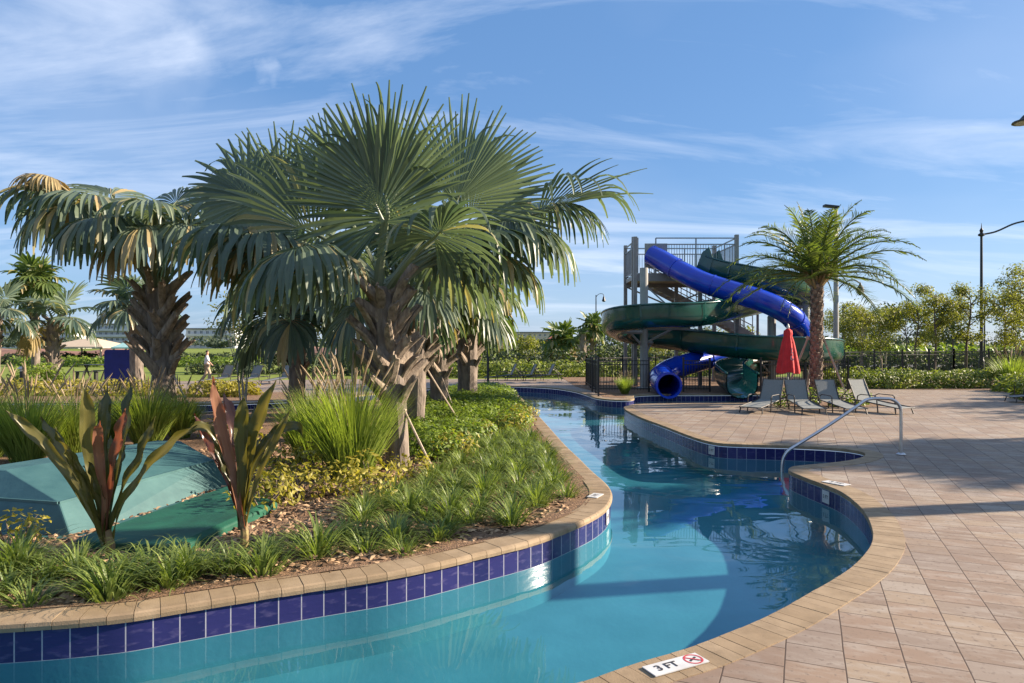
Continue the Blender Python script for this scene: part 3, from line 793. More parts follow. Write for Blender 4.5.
for k in range(5):
    mb = MB(); blades(mb, 80+12*k, .30+.025*k, .3, .0115, 1.25, .15, 1.0, segs=6)
    lir.append(mb)
lmesh = [m_.build('liriope_clump', M['liriope']) for m_ in lir]
lused = set()
def put_lir(p, label, sc):
    k = rnd.randrange(5)
    if k in lused: o = lmesh[k].copy(); C.objects.link(o)
    else: lused.add(k); o = lmesh[k]
    o.location = p; o.rotation_euler = (0, 0, rnd.random()*6.28); o.scale = (sc, sc, sc*rnd.uniform(.85,1.1))
    tag(o, label, 'plant', LG)
def scatter(poly, dmin, margin=.0, tries=4000):
    out = []; xs = [p.x for p in poly]; ys = [p.y for p in poly]
    for _ in range(tries):
        q = V((rnd.uniform(min(xs), max(xs)), rnd.uniform(min(ys), max(ys)), 0))
        if not inside(q, poly) or not inside(q, isl_in) or dist_poly(q, isl_in) < margin: continue
        if all((q-o).length > dmin for o in out): out.append(q)
    return out
for px, py in ((-25,600),(8,592),(20,572),(48,583),(78,574),(100,590),(128,582),(150,574),(188,578),(212,570),(232,572),(268,560),(262,575),(318,556),(170,588),(30,606),(345,540),(5,575),(110,600)):
    put_lir(gpi(px, py), 'strappy green clump in the loose front row by the coping below the teal cover', rnd.uniform(.85,1.2))
reg = pxs([(345,548),(400,556),(470,534),(540,514),(574,494),(575,470),(548,440),(515,432),(480,448),(440,474),(400,496),(352,520)])
for q in scatter(reg, .29, .25):
    q.z = gz(q.x, q.y)-.01; put_lir(q, 'strappy green clump in the dense patch at the rounded tip of the island', rnd.uniform(.8,1.1))

def bush(name, n, r, L, W, m, label, cat, grp, stems=True):
    mb = MB(); leafcloud(mb, (0,0,r[2]*.85), r, n, L, W, .35, 5, flatten=.7)
    root = thing(name, label, cat, group=grp); mb.build('foliage', M[m], root)
    if stems:
        sb = MB()
        for i in range(7):
            a = rnd.random()*6.28; sb.tube([V((0,0,-.03)), V((math.cos(a)*r[0]*.4, math.sin(a)*r[0]*.4, r[2]*.6)), V((math.cos(a)*r[0]*.75, math.sin(a)*r[0]*.75, r[2]*1.2))], [.012,.008,.003], 5)
        sb.build('stem', M['treebark'], root)
    return root
BG = 'low green shrubs carpeting the island'
protos = [bush('low_shrub', 520, (.42,.42,.2), .085, .045, 'shrub', '', 'shrub', BG) for _ in range(3)]
reg = pxs([(405,452),(440,462),(470,446),(505,432),(543,425),(536,408),(518,393),(480,389),(440,398),(415,420)])
for i, q in enumerate(scatter(reg, .42, .3)):
    q.z = gz(q.x, q.y)
    lb = 'low green shrub in the spreading bed right of the palm trunks'
    if i < 3: o = protos[i]; o.location = q; o['label'] = lb
    else: o = dup(protos[i % 3], q, rnd.random()*6, lb, BG, rnd.uniform(.8,1.15))
YGp = 'sparse yellow-leaved shrubs on the island'
ypro = [bush('yellow_shrub', 200, (.33,.33,.22), .075, .04, 'yshrub', '', 'shrub', YGp) for _ in range(3)]
ysp = [((300,500),'yellow-leaved shrub behind the right bronze plant, nearest the pool'),((275,492),'yellow-leaved shrub at the back corner of the green lid'),((335,495),'yellow-leaved shrub below the biggest grass clump'),((320,478),'yellow-leaved shrub tucked under the biggest grass clump'),
 ((262,512),'yellow-leaved shrub touching the stem of the right bronze plant'),((12,548),'yellow-leaved shrub at the left edge in front of the teal cover'),((512,432),'yellow-green shrub by the coping halfway along the channel'),((525,424),'yellow-green shrub beside the long straight coping'),((40,432),'yellow-leaved shrub in the grass row at far left'),((215,438),'yellow-leaved shrub right behind the end of the teal cover'),((245,432),'yellow-leaved shrub between the cover and the pool behind'),((497,415),'yellow-green shrub near the far end of the low bed'),((365,505),'reddish-yellow shrub in the open mulch'),((95,425),'yellow-leaved shrub under the left island palm'),((345,470),'yellow-leaved shrub at the left foot of the largest palm'),((372,492),'yellow-leaved shrub in the mulch just below the largest palm'),((290,475),'yellow-leaved shrub between the right bronze plant and the biggest grass'),((230,470),'yellow-leaved shrub at the back right corner of the teal cover'),((255,455),'yellow-leaved shrub behind the right bronze plant, farther back'),((410,480),'yellow-leaved shrub right of the largest palm base'),((455,458),'yellow-leaved shrub between the low green bed and the strappy clumps'),((480,440),'yellow-leaved shrub on the channel side of the low green bed')]
for i, ((px, py), lb) in enumerate(ysp):
    p = gpi(px, py)
    if i < 3: o = ypro[i]; o.location = p; o['label'] = lb
    else: o = dup(ypro[i % 3], p, rnd.random()*6, lb, YGp, rnd.uniform(.8,1.25))

# ---- bronze strap-leaved plants
def strap_leaf(mb, pts, w, t, twist=0.0, wav=.02, up=None):
    P = catmull(pts, 6); k = len(P); vs = []; ph = rnd.random()*6
    for i, p in enumerate(P):
        f = i/(k-1); d = (P[min(i+1, k-1)]-P[max(i-1, 0)]).normalized()
        face = V((math.sin(twist+f*.6), -math.cos(twist+f*.6), .25)); lat = d.cross(face).normalized(); n_ = lat.cross(d)
        ww = w*(.22+.78*math.sin(math.pi*min(1, .04+f**1.3*.9))**.9)*(1 if f < .82 else max(.03, (1-f)/.18)**.8)/2
        vs += [p-lat*ww+n_*(ww*.45+wav*math.sin(f*22+ph)), p-lat*ww*.5+n_*ww*.12, p, p+lat*ww*.5+n_*ww*.12, p+lat*ww+n_*(ww*.45+wav*math.sin(f*20+ph+2))]
    fs = [(5*i+j, 5*i+j+1, 5*i+j+6, 5*i+j+5) for i in range(k-1) for j in range(4)]
    b = len(mb.f); mb.add(vs, fs, 0, t)
    for i in range(k-1):
        for j in range(4): mb.t[b+i*4+j] = min(1, max(0, t+.25*(j in (1,2))-.15*(i/k)))
def cordyline(base, Y, crown, tips, label):
    tips = list(tips)
    for k_ in range(6):
        cx_ = CX+crown[0]/Y*F; cy_ = HY+(EYE-crown[2])/Y*F; a_ = R(rnd.uniform(-26,26)); ll_ = rnd.uniform(70,120)
        sx_, sy_ = math.sin(a_), -math.cos(a_); q_ = rnd.uniform(0,16)*(1 if a_ > 0 else -1)
        tips.append(([(cx_+sx_*ll_*f_+q_*f_*f_, cy_+sy_*ll_*f_+abs(q_)*f_*f_*.8) for f_ in (.3,.6,.85,1)], rnd.uniform(-.3,.35), rnd.uniform(.06,.09), rnd.uniform(.05,.7), rnd.random() < .2, rnd.uniform(-.8,.8)))
    base = V(base); root = thing('cordyline', label, 'plant', base, group='bronze strap-leaved plants on the island')
    mb = MB(); c = V(crown); mb.tube([base-UP*.05, base.lerp(c, .5)+V((.01,0,0)), c], [.04,.035,.03], 8); mb.build('stem', M['canestem'], root, off=base)
    for tip, dY, w, t, pink, bend in tips:
        lb = MB(); P = [at(x, y, Y+dY*(i+1)/len(tip)) for i, (x, y) in enumerate(tip)]
        strap_leaf(lb, [c-UP*.12+V((rnd.uniform(-.02,.02), rnd.uniform(-.02,.02), 0))]+P, w*.82, t, bend)
        lb.build('leaf', M['cordpink'] if pink else M['cord'], root, off=base, smooth=True)
c1 = gpi(111,558)
cordyline(c1, c1.y, at(107,530,c1.y), [
 ([(75,485),(45,445),(22,424),(6,410)], -.25, .10, .65, 0, .3), ([(85,490),(65,455),(50,432),(40,418)], .2, .10, .45, 0, .5),
 ([(95,480),(88,440),(87,410),(82,383)], -.15, .13, .6, 0, .2), ([(104,470),(104,430),(106,405),(107,390)], .15, .12, .1, 0, -.1),
 ([(111,480),(118,445),(122,425),(126,408)], -.2, .10, .55, 1, -.4), ([(118,470),(126,430),(128,405),(131,383)], .2, .10, .1, 0, -.6),
 ([(122,490),(138,460),(148,435),(156,416)], .1, .09, .3, 0, -.5), ([(125,500),(150,465),(175,440),(196,425)], -.2, .10, .5, 0, -.7),
 ([(90,500),(78,470),(68,455),(64,450)], -.3, .09, .5, 0, .6), ([(104,490),(99,455),(98,432),(100,420)], -.3, .09, .75, 1, .1)],
 'bronze strap-leaved plant in front of the teal cover, the left one of two')
c2 = gpi(244,553)
cordyline(c2, c2.y, at(243,515,c2.y), [
 ([(232,470),(222,435),(216,405),(212,376)], -.25, .12, .8, 1, .3), ([(238,465),(234,430),(228,408),(224,392)], .2, .11, .4, 1, .2),
 ([(242,470),(241,430),(242,412),(244,396)], -.2, .13, .35, 0, 0), ([(248,465),(256,430),(264,405),(276,380)], -.1, .13, .5, 0, -.4),
 ([(252,470),(268,440),(280,430),(298,426),(303,438)], .15, .10, .2, 0, -.6), ([(250,480),(262,450),(275,435),(288,428)], .25, .1, .15, 0, -.5),
 ([(234,480),(222,450),(208,430),(196,426),(182,438)], -.2, .10, .45, 0, .6), ([(236,490),(226,465),(214,452),(207,448)], .1, .09, .6, 0, .5),
 ([(246,480),(250,445),(252,425),(255,405)], .3, .1, .15, 0, -.2)],
 'bronze strap-leaved plant beside the flat green lid, the right one of two')

# ---- teal cover and lid
base_ = V((-4.4,7.2,0))
root = thing('equipment_cover', 'faded teal fibreglass cover with sloping hipped top half buried in plants', 'equipment cover', base_)
Fp, Rp, F2, R2 = V((-3.83,5.95,-.02)), V((-3.36,8.15,-.02)), V((-5.95,6.4,-.02)), V((-4.9,9.0,-.02))
f, r, f2, r2 = V((-4.05,6.1,.30)), V((-3.56,8.15,.33)), V((-5.7,6.5,.30)), V((-4.85,8.7,.33))
a, b = V((-4.86,6.56,.50)), V((-4.14,8.54,.50))
a2, b2 = V((-5.2,6.62,.50)), V((-4.45,8.6,.50))
mb = MB(); mb.add([Fp,Rp,R2,F2,f,r,r2,f2,a,b,b2,a2], [(0,1,5,4),(1,2,6,5),(2,3,7,6),(3,0,4,7),(4,5,9,8),(5,6,10,9),(6,7,11,10),(7,4,8,11),(8,9,10,11)])
bo = mb.build('shell', M['boxteal'], root, off=base_)
md = bo.modifiers.new('bevel', 'BEVEL'); md.width = .012; md.segments = 2; md.harden_normals = False
mb = MB()
for p, q in ((Fp,Rp),(Rp,R2),(R2,F2),(F2,Fp)):
    d = (q-p).normalized(); n_ = d.cross(UP); mb.bar(p+n_*.03+UP*.035, q+n_*.03+UP*.035, .07, .03)
mb.build('base_flange', M['boxteal'], root, off=base_)
mb = MB()
for p, q in ((f,r),(r,r2),(r2,f2),(f2,f)): mb.bar(p-UP*.008, q-UP*.008, .03, .022)
mb.build('rim_strip', M['boxteal'], root, off=base_)
l1, l2, l3, l4 = V((-3.62,5.66,0)), V((-2.62,5.46,0)), V((-2.40,7.0,0)), V((-3.22,7.85,0))
lc = (l1+l2+l3+l4)/4; root = thing('utility_lid', 'flat green lid lying in front of the teal cover', 'lid', lc)
mb = MB(); lo = [p+UP*-.02 for p in (l1,l2,l3,l4)]; mi = [p+UP*.09 for p in (l1,l2,l3,l4)]; hi = [lc+(p-lc)*.88+UP*.115 for p in (l1,l2,l3,l4)]
mb.add(lo+mi+hi, [(i, (i+1) % 4, 4+(i+1) % 4, 4+i) for i in range(4)]+[(4+i, 4+(i+1) % 4, 8+(i+1) % 4, 8+i) for i in range(4)]+[(8,9,10,11)])
bo = mb.build('panel', M['lid'], root, off=lc); md = bo.modifiers.new('bevel', 'BEVEL'); md.width = .015; md.segments = 2

# ------------------------------------------------------------------ handrail and markers
p0 = gp(901,455); p1 = gp(782,472,ZW)
rt = thing('handrail', 'bent steel handrail leading from the deck into the pool steps', 'handrail', p0)
pts = [p0-UP*.05, p0+UP*.3, p0+UP*.66]
for i in range(1, 8):
    a_ = i/7*R(96); pts.append(p0+UP*.66+V((-.21*(1-math.cos(a_)), 0, .21*math.sin(a_))))
top = pts[-1]; lowp = V((p1.x+.12, p1.y, .10))
dd = (p0.lerp(p1, .25)); k1 = at(845,400,10.52)
pts = pts[:-1]+[at(868,399.3,10.54), at(858,405.6,10.53), at(848,412.4,10.52), at(822,429.6,10.5), at(797,445,10.5), at(788,451,10.5), at(783.5,458,10.5), V((at(782,466,10.5).x, 10.5, ZW)), V((at(782,466,10.5).x, 10.5, ZF))]
mb = MB(); mb.tube(catmull(pts, 4), .024, 10); mb.build('rail', M['steel'], rt, off=p0, smooth=True)
mb = MB(); mb.lathe([(.07,0),(.07,.012),(.045,.03),(.026,.035)], (p0.x, p0.y, .004)); mb.build('base_plate', M['steel'], rt, off=p0, smooth=True)

def text(s, size, M4, m, parent, name='lettering', ext=.0006):
    cu = bpy.data.curves.new(name, 'FONT'); cu.body = s; cu.size = size; cu.align_x = 'CENTER'; cu.align_y = 'CENTER'; cu.extrude = ext
    cu.offset = size*.018
    o = bpy.data.objects.new(name, cu); C.objects.link(o); o.data.materials.append(m)
    bpy.context.view_layer.update()
    nm = bpy.data.meshes.new_from_object(o.evaluated_get(bpy.context.evaluated_depsgraph_get())); bpy.data.objects.remove(o)
    nm.materials.clear(); nm.materials.append(m); o = bpy.data.objects.new(name, nm); C.objects.link(o)
    o.matrix_local = M4
    if parent: o.parent = parent
    return o
def marker(c, rz, w, h, label, vertical=False, sym=True, s='3 FT', ts=.078, tx=-.06):
    root = thing('depth_marker', label, 'marker', c, rz)
    mb = MB()
    if vertical: mb.box((0,0,0), (w,.006,h))
    else: mb.box((0,0,.002), (w,h,.006))
    mb.build('tile', M['white'], root)
    Mx = Matrix.Translation((tx if sym else 0,0,.0062)) if not vertical else Matrix.Translation((0,-.0045,0)) @ Matrix.Rotation(R(90), 4, 'X')
    text(s, ts, Mx, M['ink'], root)
    if sym:
        mb = MB(); cx = w/2-.062; n = 24
        for i in range(n):
            a0, a1 = 6.2832*i/n, 6.2832*(i+1)/n
            vs = [(cx+math.cos(a_)*r_, math.sin(a_)*r_, .0062) for a_ in (a0, a1) for r_ in (.044,.054)]
            mb.add(vs, [(0,2,3,1)])
        mb.bar((cx-.034,.034,.0068), (cx+.034,-.034,.0068), .009, .0006)
        mb.build('ring', M['redink'], root)
        mb = MB(); mb.bar((cx-.03,-.012,.0063), (cx+.026,.014,.0063), .012, .0006); mb.bar((cx+.0,-.004,.0063), (cx+.02,-.026,.0063), .009, .0006); mb.bar((cx-.005,-.002,.0063), (cx-.022,.022,.0063), .007, .0006)
        mb.build('diver_sign', M['ink'], root)
m3 = gp(676,665,.008)
marker((m3.x, m3.y, .0095), R(27), .36, .112, 'white 3 FT no diving tile set in the nearest coping')
m4 = gp(832,483.5,.006); marker((m4.x+.05, m4.y, .0095), R(-58), .3, .14, 'worn white depth tile on the deck spit by the steps', sym=False, ts=.09)
m5 = gp(598,496,.0); marker((m5.x-.03, m5.y, .004), R(62), .22, .12, 'small grey-white depth tile on the rounded tip of the island coping', sym=False, ts=.07)
def on_wall(loop, pt, into, label):
    i = min(range(len(loop)), key=lambda j: (loop[j]-V((pt[0], pt[1], 0))).length)
    n_ = normals(loop)[i]*into; c = loop[i]+n_*.008
    rz = math.atan2(n_.y, n_.x)+R(90)
    marker((c.x, c.y, -.14), rz, .15, .15, label, True, False, ts=.06)
on_wall(ISL, gp(606.5,503), -1, 'upright white depth tile in the blue band at the tip of the island')
on_wall(OUT, gp(826,486), 1, 'upright white depth tile in the blue band beside the steps')
on_wall(OUT, gp(709,442), 1, 'upright pale depth tile where the straight bank begins')

# ------------------------------------------------------------------ loungers
def make_lounger():
    root = thing('sun_lounger', '', 'sun lounger', group='sling sun loungers around the date palm')
    mb = MB(); W = .27
    for s in (-1, 1):
        mb.tube([(s*W,-.98,.20),(s*W,-.3,.29),(s*W,.28,.36),(s*W,.95,.36)], .017, 6)
    mb.tube([(-W,-.98,.20),(W,-.98,.20)], .017, 6); mb.tube([(-W,.95,.36),(W,.95,.36)], .017, 6)
    mb.build('frame', M['bronze'], root)
    for s in (-1, 1):
        for y, z in ((-.88,.21),(.8,.36)):
            mb = MB(); mb.tube([(s*W,y,z),(s*(W+.02),y+(-.05 if y < 0 else .05),0)], .016, 6); mb.build('leg', M['bronze'], root)
        mb = MB(); mb.tube([(s*(W+.03),-.42,.0),(s*(W+.03),-.38,.5),(s*(W+.03),-.33,.55),(s*(W+.03),.1,.56),(s*(W+.03),.2,.5),(s*(W+.03),.22,.33)], .016, 6); mb.build('armrest', M['bronze'], root)
    mb = MB(); n = 8
    def sheet(mb, prof):
        k = len(prof); vs = []
        for (y, z) in prof: vs += [(-W+.01,y,z),(W-.01,y,z),(-W+.01,y+.004,z-.012),(W-.01,y+.004,z-.012)]
        fs = []
        for i in range(k-1):
            b_ = 4*i; fs += [(b_,b_+1,b_+5,b_+4),(b_+2,b_+6,b_+7,b_+3),(b_,b_+4,b_+6,b_+2),(b_+1,b_+3,b_+7,b_+5)]
        fs += [(0,2,3,1),(4*k-4,4*k-3,4*k-1,4*k-2)]
        mb.add(vs, fs)
    sheet(mb, [(-.96,.205),(-.6,.235),(-.3,.27),(0,.315),(.27,.37)]); mb.build('seat', M['sling'], root)
    e = R(70); hinge = (.29,.37); prof = [(hinge[0]+math.cos(e)*.70*t, hinge[1]+math.sin(e)*.70*t-.02*math.sin(math.pi*t)) for t in (0,.25,.5,.75,1)]
    mb = MB(); sheet(mb, prof); bk = mb.build('backrest', M['sling'], root)
    mb = MB(); c_, s_ = math.cos(e)*.72, math.sin(e)*.72
    mb.tube([(-W,hinge[0],hinge[1]),(-W,hinge[0]+c_,hinge[1]+s_),(W,hinge[0]+c_,hinge[1]+s_),(W,hinge[0],hinge[1])], .016, 6)
    mb.tube([(-W*.8,hinge[0]+c_*.7,hinge[1]+s_*.7),(-W*.8,.85,.36)], .01, 5); mb.tube([(W*.8,hinge[0]+c_*.7,hinge[1]+s_*.7),(W*.8,.85,.36)], .01, 5)
    mb.build('back_frame', M['bronze'], bk)
    return root
lg = make_lounger(); lg.scale = (1, 1, .76)
# the foot end points to local -Y; a rotation turns it round the palm
LSP = [(6.55,17.65,R(-42),'grey sling lounger turned to the left, first of the four before the date palm'),(7.42,17.5,R(-5),'grey sling lounger facing the pool, second from the left before the date palm'),
       (8.28,17.5,R(4),'grey sling lounger facing the pool, third from the left before the date palm'),(9.3,17.6,R(20),'grey sling lounger turned to the right, last of the four before the date palm')]
for i, (x, y, rz, lb) in enumerate(LSP):
    if i == 0: lg.location = (x, y, .004); lg.rotation_euler[2] = rz; lg['label'] = lb
    else: dup(lg, (x, y, .004), rz, lb)
for px, lb in ((505,'far lounger on the opposite bank, leftmost of three by the hedge'),(525,'far lounger on the opposite bank, middle one of three'),(543,'far lounger on the opposite bank, rightmost of three by the hedge')):
    p = gp(px, 380.5); dup(lg, (p.x, p.y, .004), R(-80), lb, 'loungers on the far bank')
for x_, lb in ((-12.9,'far lounger left of the bare-stemmed tree'),(-11.6,'far lounger behind the bare-stemmed tree'),(-10.2,'far lounger right of the bare-stemmed tree')): dup(lg, (x_,30.2,.004), R(-25), lb, 'loungers across the pool behind the island')
dup(lg, (15.75,20.2,.01), R(-98), 'grey lounger cut off by the right edge of the picture beside the hedge', 'lounger at the right edge')

# ------------------------------------------------------------------ red umbrella
pu = V(((788-512)/F*19.2, 19.2, 0)); ru = thing('patio_umbrella', 'closed red patio umbrella standing behind the loungers', 'umbrella', pu)
mb = MB(); mb.tube([(0,0,0),(0,0,2.25)], .022, 8); mb.build('pole', M['white'], ru)
mb = MB(); n = 32; prof = [(.30,.92),(.305,.97),(.27,1.2),(.215,1.5),(.16,1.78),(.115,1.95),(.125,2.02),(.115,2.1),(.04,2.16)]
vs = []
for r_, z in prof:
    for j in range(n):
        a_ = 6.2832*j/n; q = r_*(1+.13*math.cos(a_*8)*(1 if z < 1.9 else .3)); vs.append((q*math.cos(a_), q*math.sin(a_), z+(.03*math.cos(a_*4+1) if z < 1 else 0)))
mb.add(vs, [(i*n+j, i*n+(j+1) % n, (i+1)*n+(j+1) % n, (i+1)*n+j) for i in range(len(prof)-1) for j in range(n)]+[tuple((len(prof)-1)*n+j for j in range(n))])
cn = mb.build('canopy', M['red'], ru, smooth=True)
mb = MB(); mb.lathe([(.03,2.14),(.045,2.2),(.03,2.25),(.01,2.3)], n=10); mb.build('finial', M['white'], ru)
mb = MB()
for (x0, z0, x1, z1) in ((-.02,1.47,.035,1.5),(.035,1.5,.04,1.42),(.04,1.42,-.02,1.38),(-.02,1.38,-.03,1.3),(-.03,1.3,.03,1.27),(.03,1.27,.05,1.34),(.0,1.52,.02,1.62)):
    mb.bar((x0,-.275+(z0-1.27)*.1,z0), (x1,-.275+(z1-1.27)*.1,z1), .012, .02, up=V((0,1,0)))
mb.build('emblem', M['white'], cn)

# ------------------------------------------------------------------ slides
def frames(P):
    X = None; out = []
    for i, p in enumerate(P):
        d = (P[min(i+1, len(P)-1)]-P[max(i-1, 0)]).normalized(); s = d.cross(UP).normalized(); out.append((p, d, s, s.cross(d)))
    return out
bl = [(651,255,28.6),(663,261,28.2),(682,272,27.6),(705,283,27),(739,293.5,26.4),(772,305,26),(793,318,26.3),(800,331,27.3),(792,341,28.5),(770,347,29),(740,352,28.5),(711,358,27.7),(688,364,26.8),(669,370.5,26),(661.5,377,25),(663.5,383,24),(669,385.5,23.1)]
BP = resample(catmull([at(*q) for q in bl], 8), .22, False); fr = frames(BP)
b0 = V((5.4,24.4,0)); rb = thing('tube_slide', 'blue enclosed tube slide spiralling down from the tower', 'water slide', b0)
mb = MB(); n = 20; r_ = .42; vs = []; k = len(fr)
for p, d, s, u in fr: vs += [p+(s*math.cos(6.2832*j/n)+u*math.sin(6.2832*j/n))*r_ for j in range(n)]
for p, d, s, u in fr: vs += [p+(s*math.cos(6.2832*j/n)+u*math.sin(6.2832*j/n))*(r_-.03) for j in range(n)]
fs = [(i*n+j, i*n+(j+1) % n, (i+1)*n+(j+1) % n, (i+1)*n+j) for i in range(k-1) for j in range(n)]
fs += [(k*n+f_[3], k*n+f_[2], k*n+f_[1], k*n+f_[0]) for f_ in list(fs)]
fs += [((k-1)*n+j, (k-1)*n+(j+1) % n, (2*k-1)*n+(j+1) % n, (2*k-1)*n+j) for j in range(n)]
mb.add(vs, fs); mb.build('tube', M['blue'], rb, smooth=True, off=b0)
mb = MB()
for i in range(6, k-1, 8):
    p, d, s, u = fr[i]; q_ = MB(); q_.tube([p-d*.025, p-d*.024, p+d*.024, p+d*.025], [r_-.005,r_+.025,r_+.025,r_-.005], n, cap=False); q_.build('flange', M['blue'], rb, off=b0)
p, d, s, u = fr[-1]
for j in range(n):
    a0, a1 = 6.2832*j/n, 6.2832*(j+1)/n
    q = [p+d*o_+(s*math.cos(a_)+u*math.sin(a_))*(r_+e_) for a_ in (a0, a1) for o_, e_ in ((-.03,.03),(.02,.03),(.02,-.04))]
    mb.add(q, [(0,3,4,1),(1,4,5,2)])
mb.build('exit_rim', M['blue'], rb, off=b0)

gr = [(707,268,28.3),(722,273,27.9),(745,278,27.4),(775,284,27),(800,289,27.6),(810,296,28.8),(795,300,30),(765,303,29.5),(740,308,28),(715,313,26.5),(690,316,25.6),(650,317.5,25.2),(627,320,25.5),(615,325,26.8),(621,331,28.2),(640,335.5,28.6),(670,339.5,27.9),(700,343,26.9),(742,347.5,25.8),(780,350,25.2),(812,351,25.4),(829,353,26.6),(820,358,28),(790,363,28.4),(760,367,27.6),(737,371,26.4),(729,376,25.2),(735,382,24.1),(742,387,23.0)]
GP = resample(catmull([at(*q) for q in gr], 8), .22, False); fr = frames(GP); k = len(fr)
g0 = V((7.0,24.4,0)); rg = thing('open_flume_slide', 'dark green open flume slide looping around the tower columns', 'water slide', g0)
prof = [(-.52,.46)]+[(-.52*math.cos(a_), -.44*math.sin(a_)+.02) for a_ in [math.pi*j/10 for j in range(11)]]+[(.52,.46)]
def sweep(frs, prof, mb, m):
    n = len(prof); vs = [p+s*x+u*y for p, d, s, u in frs for x, y in prof]
    mb.add(vs, [(i*n+j, i*n+j+1, (i+1)*n+j+1, (i+1)*n+j) for i in range(len(frs)-1) for j in range(n-1)], m)
mb = MB(); sweep(fr, prof, mb, 0); sweep(fr, [(x*.93, y*.95+.02) for x, y in prof], mb, 1)
for s_ in (-1, 1): mb.tube([p+s*.515*s_+u*.46 for p, d, s, u in fr], .045, 6, 0)
mb.build('flume', [M['tealgreen'], M['tealinner']], rg, smooth=True, off=g0)
mb = MB()
for i in range(5, k-1, 10):
    p, d, s, u = fr[i]; mb = MB(); sweep([(p-d*.03, d, s, u), (p+d*.03, d, s, u)], [(x*1.08, y*1.06) for x, y in prof], mb, 0); mb.build('flange', M['tealgreen'], rg, off=g0)
p, d, s, u = fr[0]; mb = MB()                                  # start hood
for s_ in (-1, 1): mb.add([p+s*.5*s_-d*.2-u*.4, p+s*.5*s_-d*.2+u*.55, p+s*.5*s_+u*.85, p+s*.5*s_+d*.35+u*.45, p+s*.5*s_+d*.4-u*.4, p+s*.54*s_-d*.2-u*.4, p+s*.54*s_-d*.2+u*.55, p+s*.54*s_+u*.85, p+s*.54*s_+d*.35+u*.45, p+s*.54*s_+d*.4-u*.4], [(0,1,2,3,4),(9,8,7,6,5)]+[(i, (i+1) % 5, 5+(i+1) % 5, 5+i) for i in range(5)])
mb.build('start_hood', M['tealgreen'], rg, off=g0)

# support columns with arms
def column(px, Y, pytop, r_, arms, label):
    b_ = V(((px-CX)/F*Y, Y, 0)); rt_ = thing('support_column', label, 'column', b_, group='grey columns carrying the slides'); top = at(px, pytop, Y)
    mb = MB(); mb.tube([b_, top], r_, 14); mb.lathe([(r_*1.9,0),(r_*1.9,.04),(r_*1.02,.05),(r_*1.02,.1)], b_, 14); mb.build('post', M['greysteel'], rt_, off=b_)
    for q, br in arms:
        mb = MB(); q = V(q); a_ = V((b_.x, b_.y, q.z)); mb.tube([a_, q], .07, 8); mb.tube([a_-UP*.6, a_.lerp(q, .65)], .045, 8); mb.build('arm', M['greysteel'], rt_, off=b_)
column(644,26.9,268,.16,[(at(690,328,25.9),1),(at(622,332,26.2),1),(at(655,343,28.3),1)],'thick grey column under the left loop of the slides')
column(772,26.9,296,.15,[(at(752,361,26.3),1),(at(800,352.5,25.6),1),(at(785,364,28.2),1)],'thick grey column behind the closed red umbrella')
column(806,28.6,300,.14,[(at(795,307,29.6),1)],'grey column hidden behind the date palm trunk')

# tower
TX0, TX1, TY0, TY1, TZ = 5.25, 9.35, 28.5, 31.6, 4.62
t0 = V((7.3,30,0)); rt_ = thing('slide_tower', 'steel slide tower with railed platform and stairs', 'tower', t0)
mb = MB(); mb.box(((TX0+TX1)/2,(TY0+TY1)/2,TZ), (TX1-TX0,TY1-TY0,.16)); mb.box(((TX0+TX1)/2,TY0,TZ-.12), (TX1-TX0+.1,.12,.28)); mb.box(((TX0+TX1)/2,TY1,TZ-.12), (TX1-TX0+.1,.12,.28)); mb.build('platform', M['brownsteel'], rt_, off=t0)
for x, y, zt in ((TX0-.13,TY0-.1,6.2),(TX0-.02,TY0+.9,6.35),(TX1+.02,TY0,6.3),(TX0,TY1,6.3),(TX1,TY1,6.3),(7.6,TY1,4.6),(7.9,TY0+.2,4.6)):
    mb = MB(); mb.box((x,y,zt/2), (.15,.15,zt)); mb.build('post', M['brownsteel'], rt_, off=t0)
def railing(a_, b_, h=1.45):
    mb = MB(); a_, b_ = V(a_), V(b_); L = (b_-a_).length
    for z in (h, h*.82, .1): mb.bar(a_+UP*z, b_+UP*z, .045, .045)
    for i in range(int(L/.11)+1):
        p = a_.lerp(b_, i*.11/L); mb.bar(p+UP*.1, p+UP*h*.82, .018, .018)
    m_ = max(2, round(L/1.4))
    for i in range(m_+1): p = a_.lerp(b_, i/m_); mb.bar(p, p+UP*h, .05, .05)
    return mb.build('railing', M['galv'], rt_, off=t0)
z_ = TZ+.09
railing((TX0+.75,TY0,z_), (TX1,TY0,z_)); railing((TX0,TY0,z_), (TX0,TY1,z_)); railing((TX1,TY0,z_), (TX1,TY1,z_)); railing((TX0,TY1,z_), (TX1,TY1,z_))
mb = MB(); pc = at(656,256,28.75); mb.box(pc, (.95,.05,1.05)); mb.build('entry_panel', M['greysteel'], rt_, off=t0)
mb = MB(); mb.tube([(TX0,TY0,3.3),(TX0+2.6,TY0,3.3)], .045, 6); mb.tube([(TX0,TY0,2.2),(TX0+1.3,TY0,3.3)], .035, 6); mb.tube([(TX0+1.3,TY0,3.3),(TX0+.1,TY0+.1,4.4)], .035, 6); mb.tube([(TX0,TY1,2.6),(TX1,TY1,4.4)], .04, 6); mb.tube([(TX1,TY1,2.6),(TX0,TY1,4.4)], .04, 6)
mb.build('brace', M['greysteel'], rt_, off=t0)
sy = TY1+.75
mb = MB(); A_, B_ = V((6.4,sy,TZ)), V((11.2,sy,2.1))
for dy in (-.55,.55): mb.bar(A_+V((0,dy,0)), B_+V((0,dy,0)), .06, .32)
for i in range(15): p = A_.lerp(B_, (i+.5)/15); mb.box(p, (.3,1.05,.04))
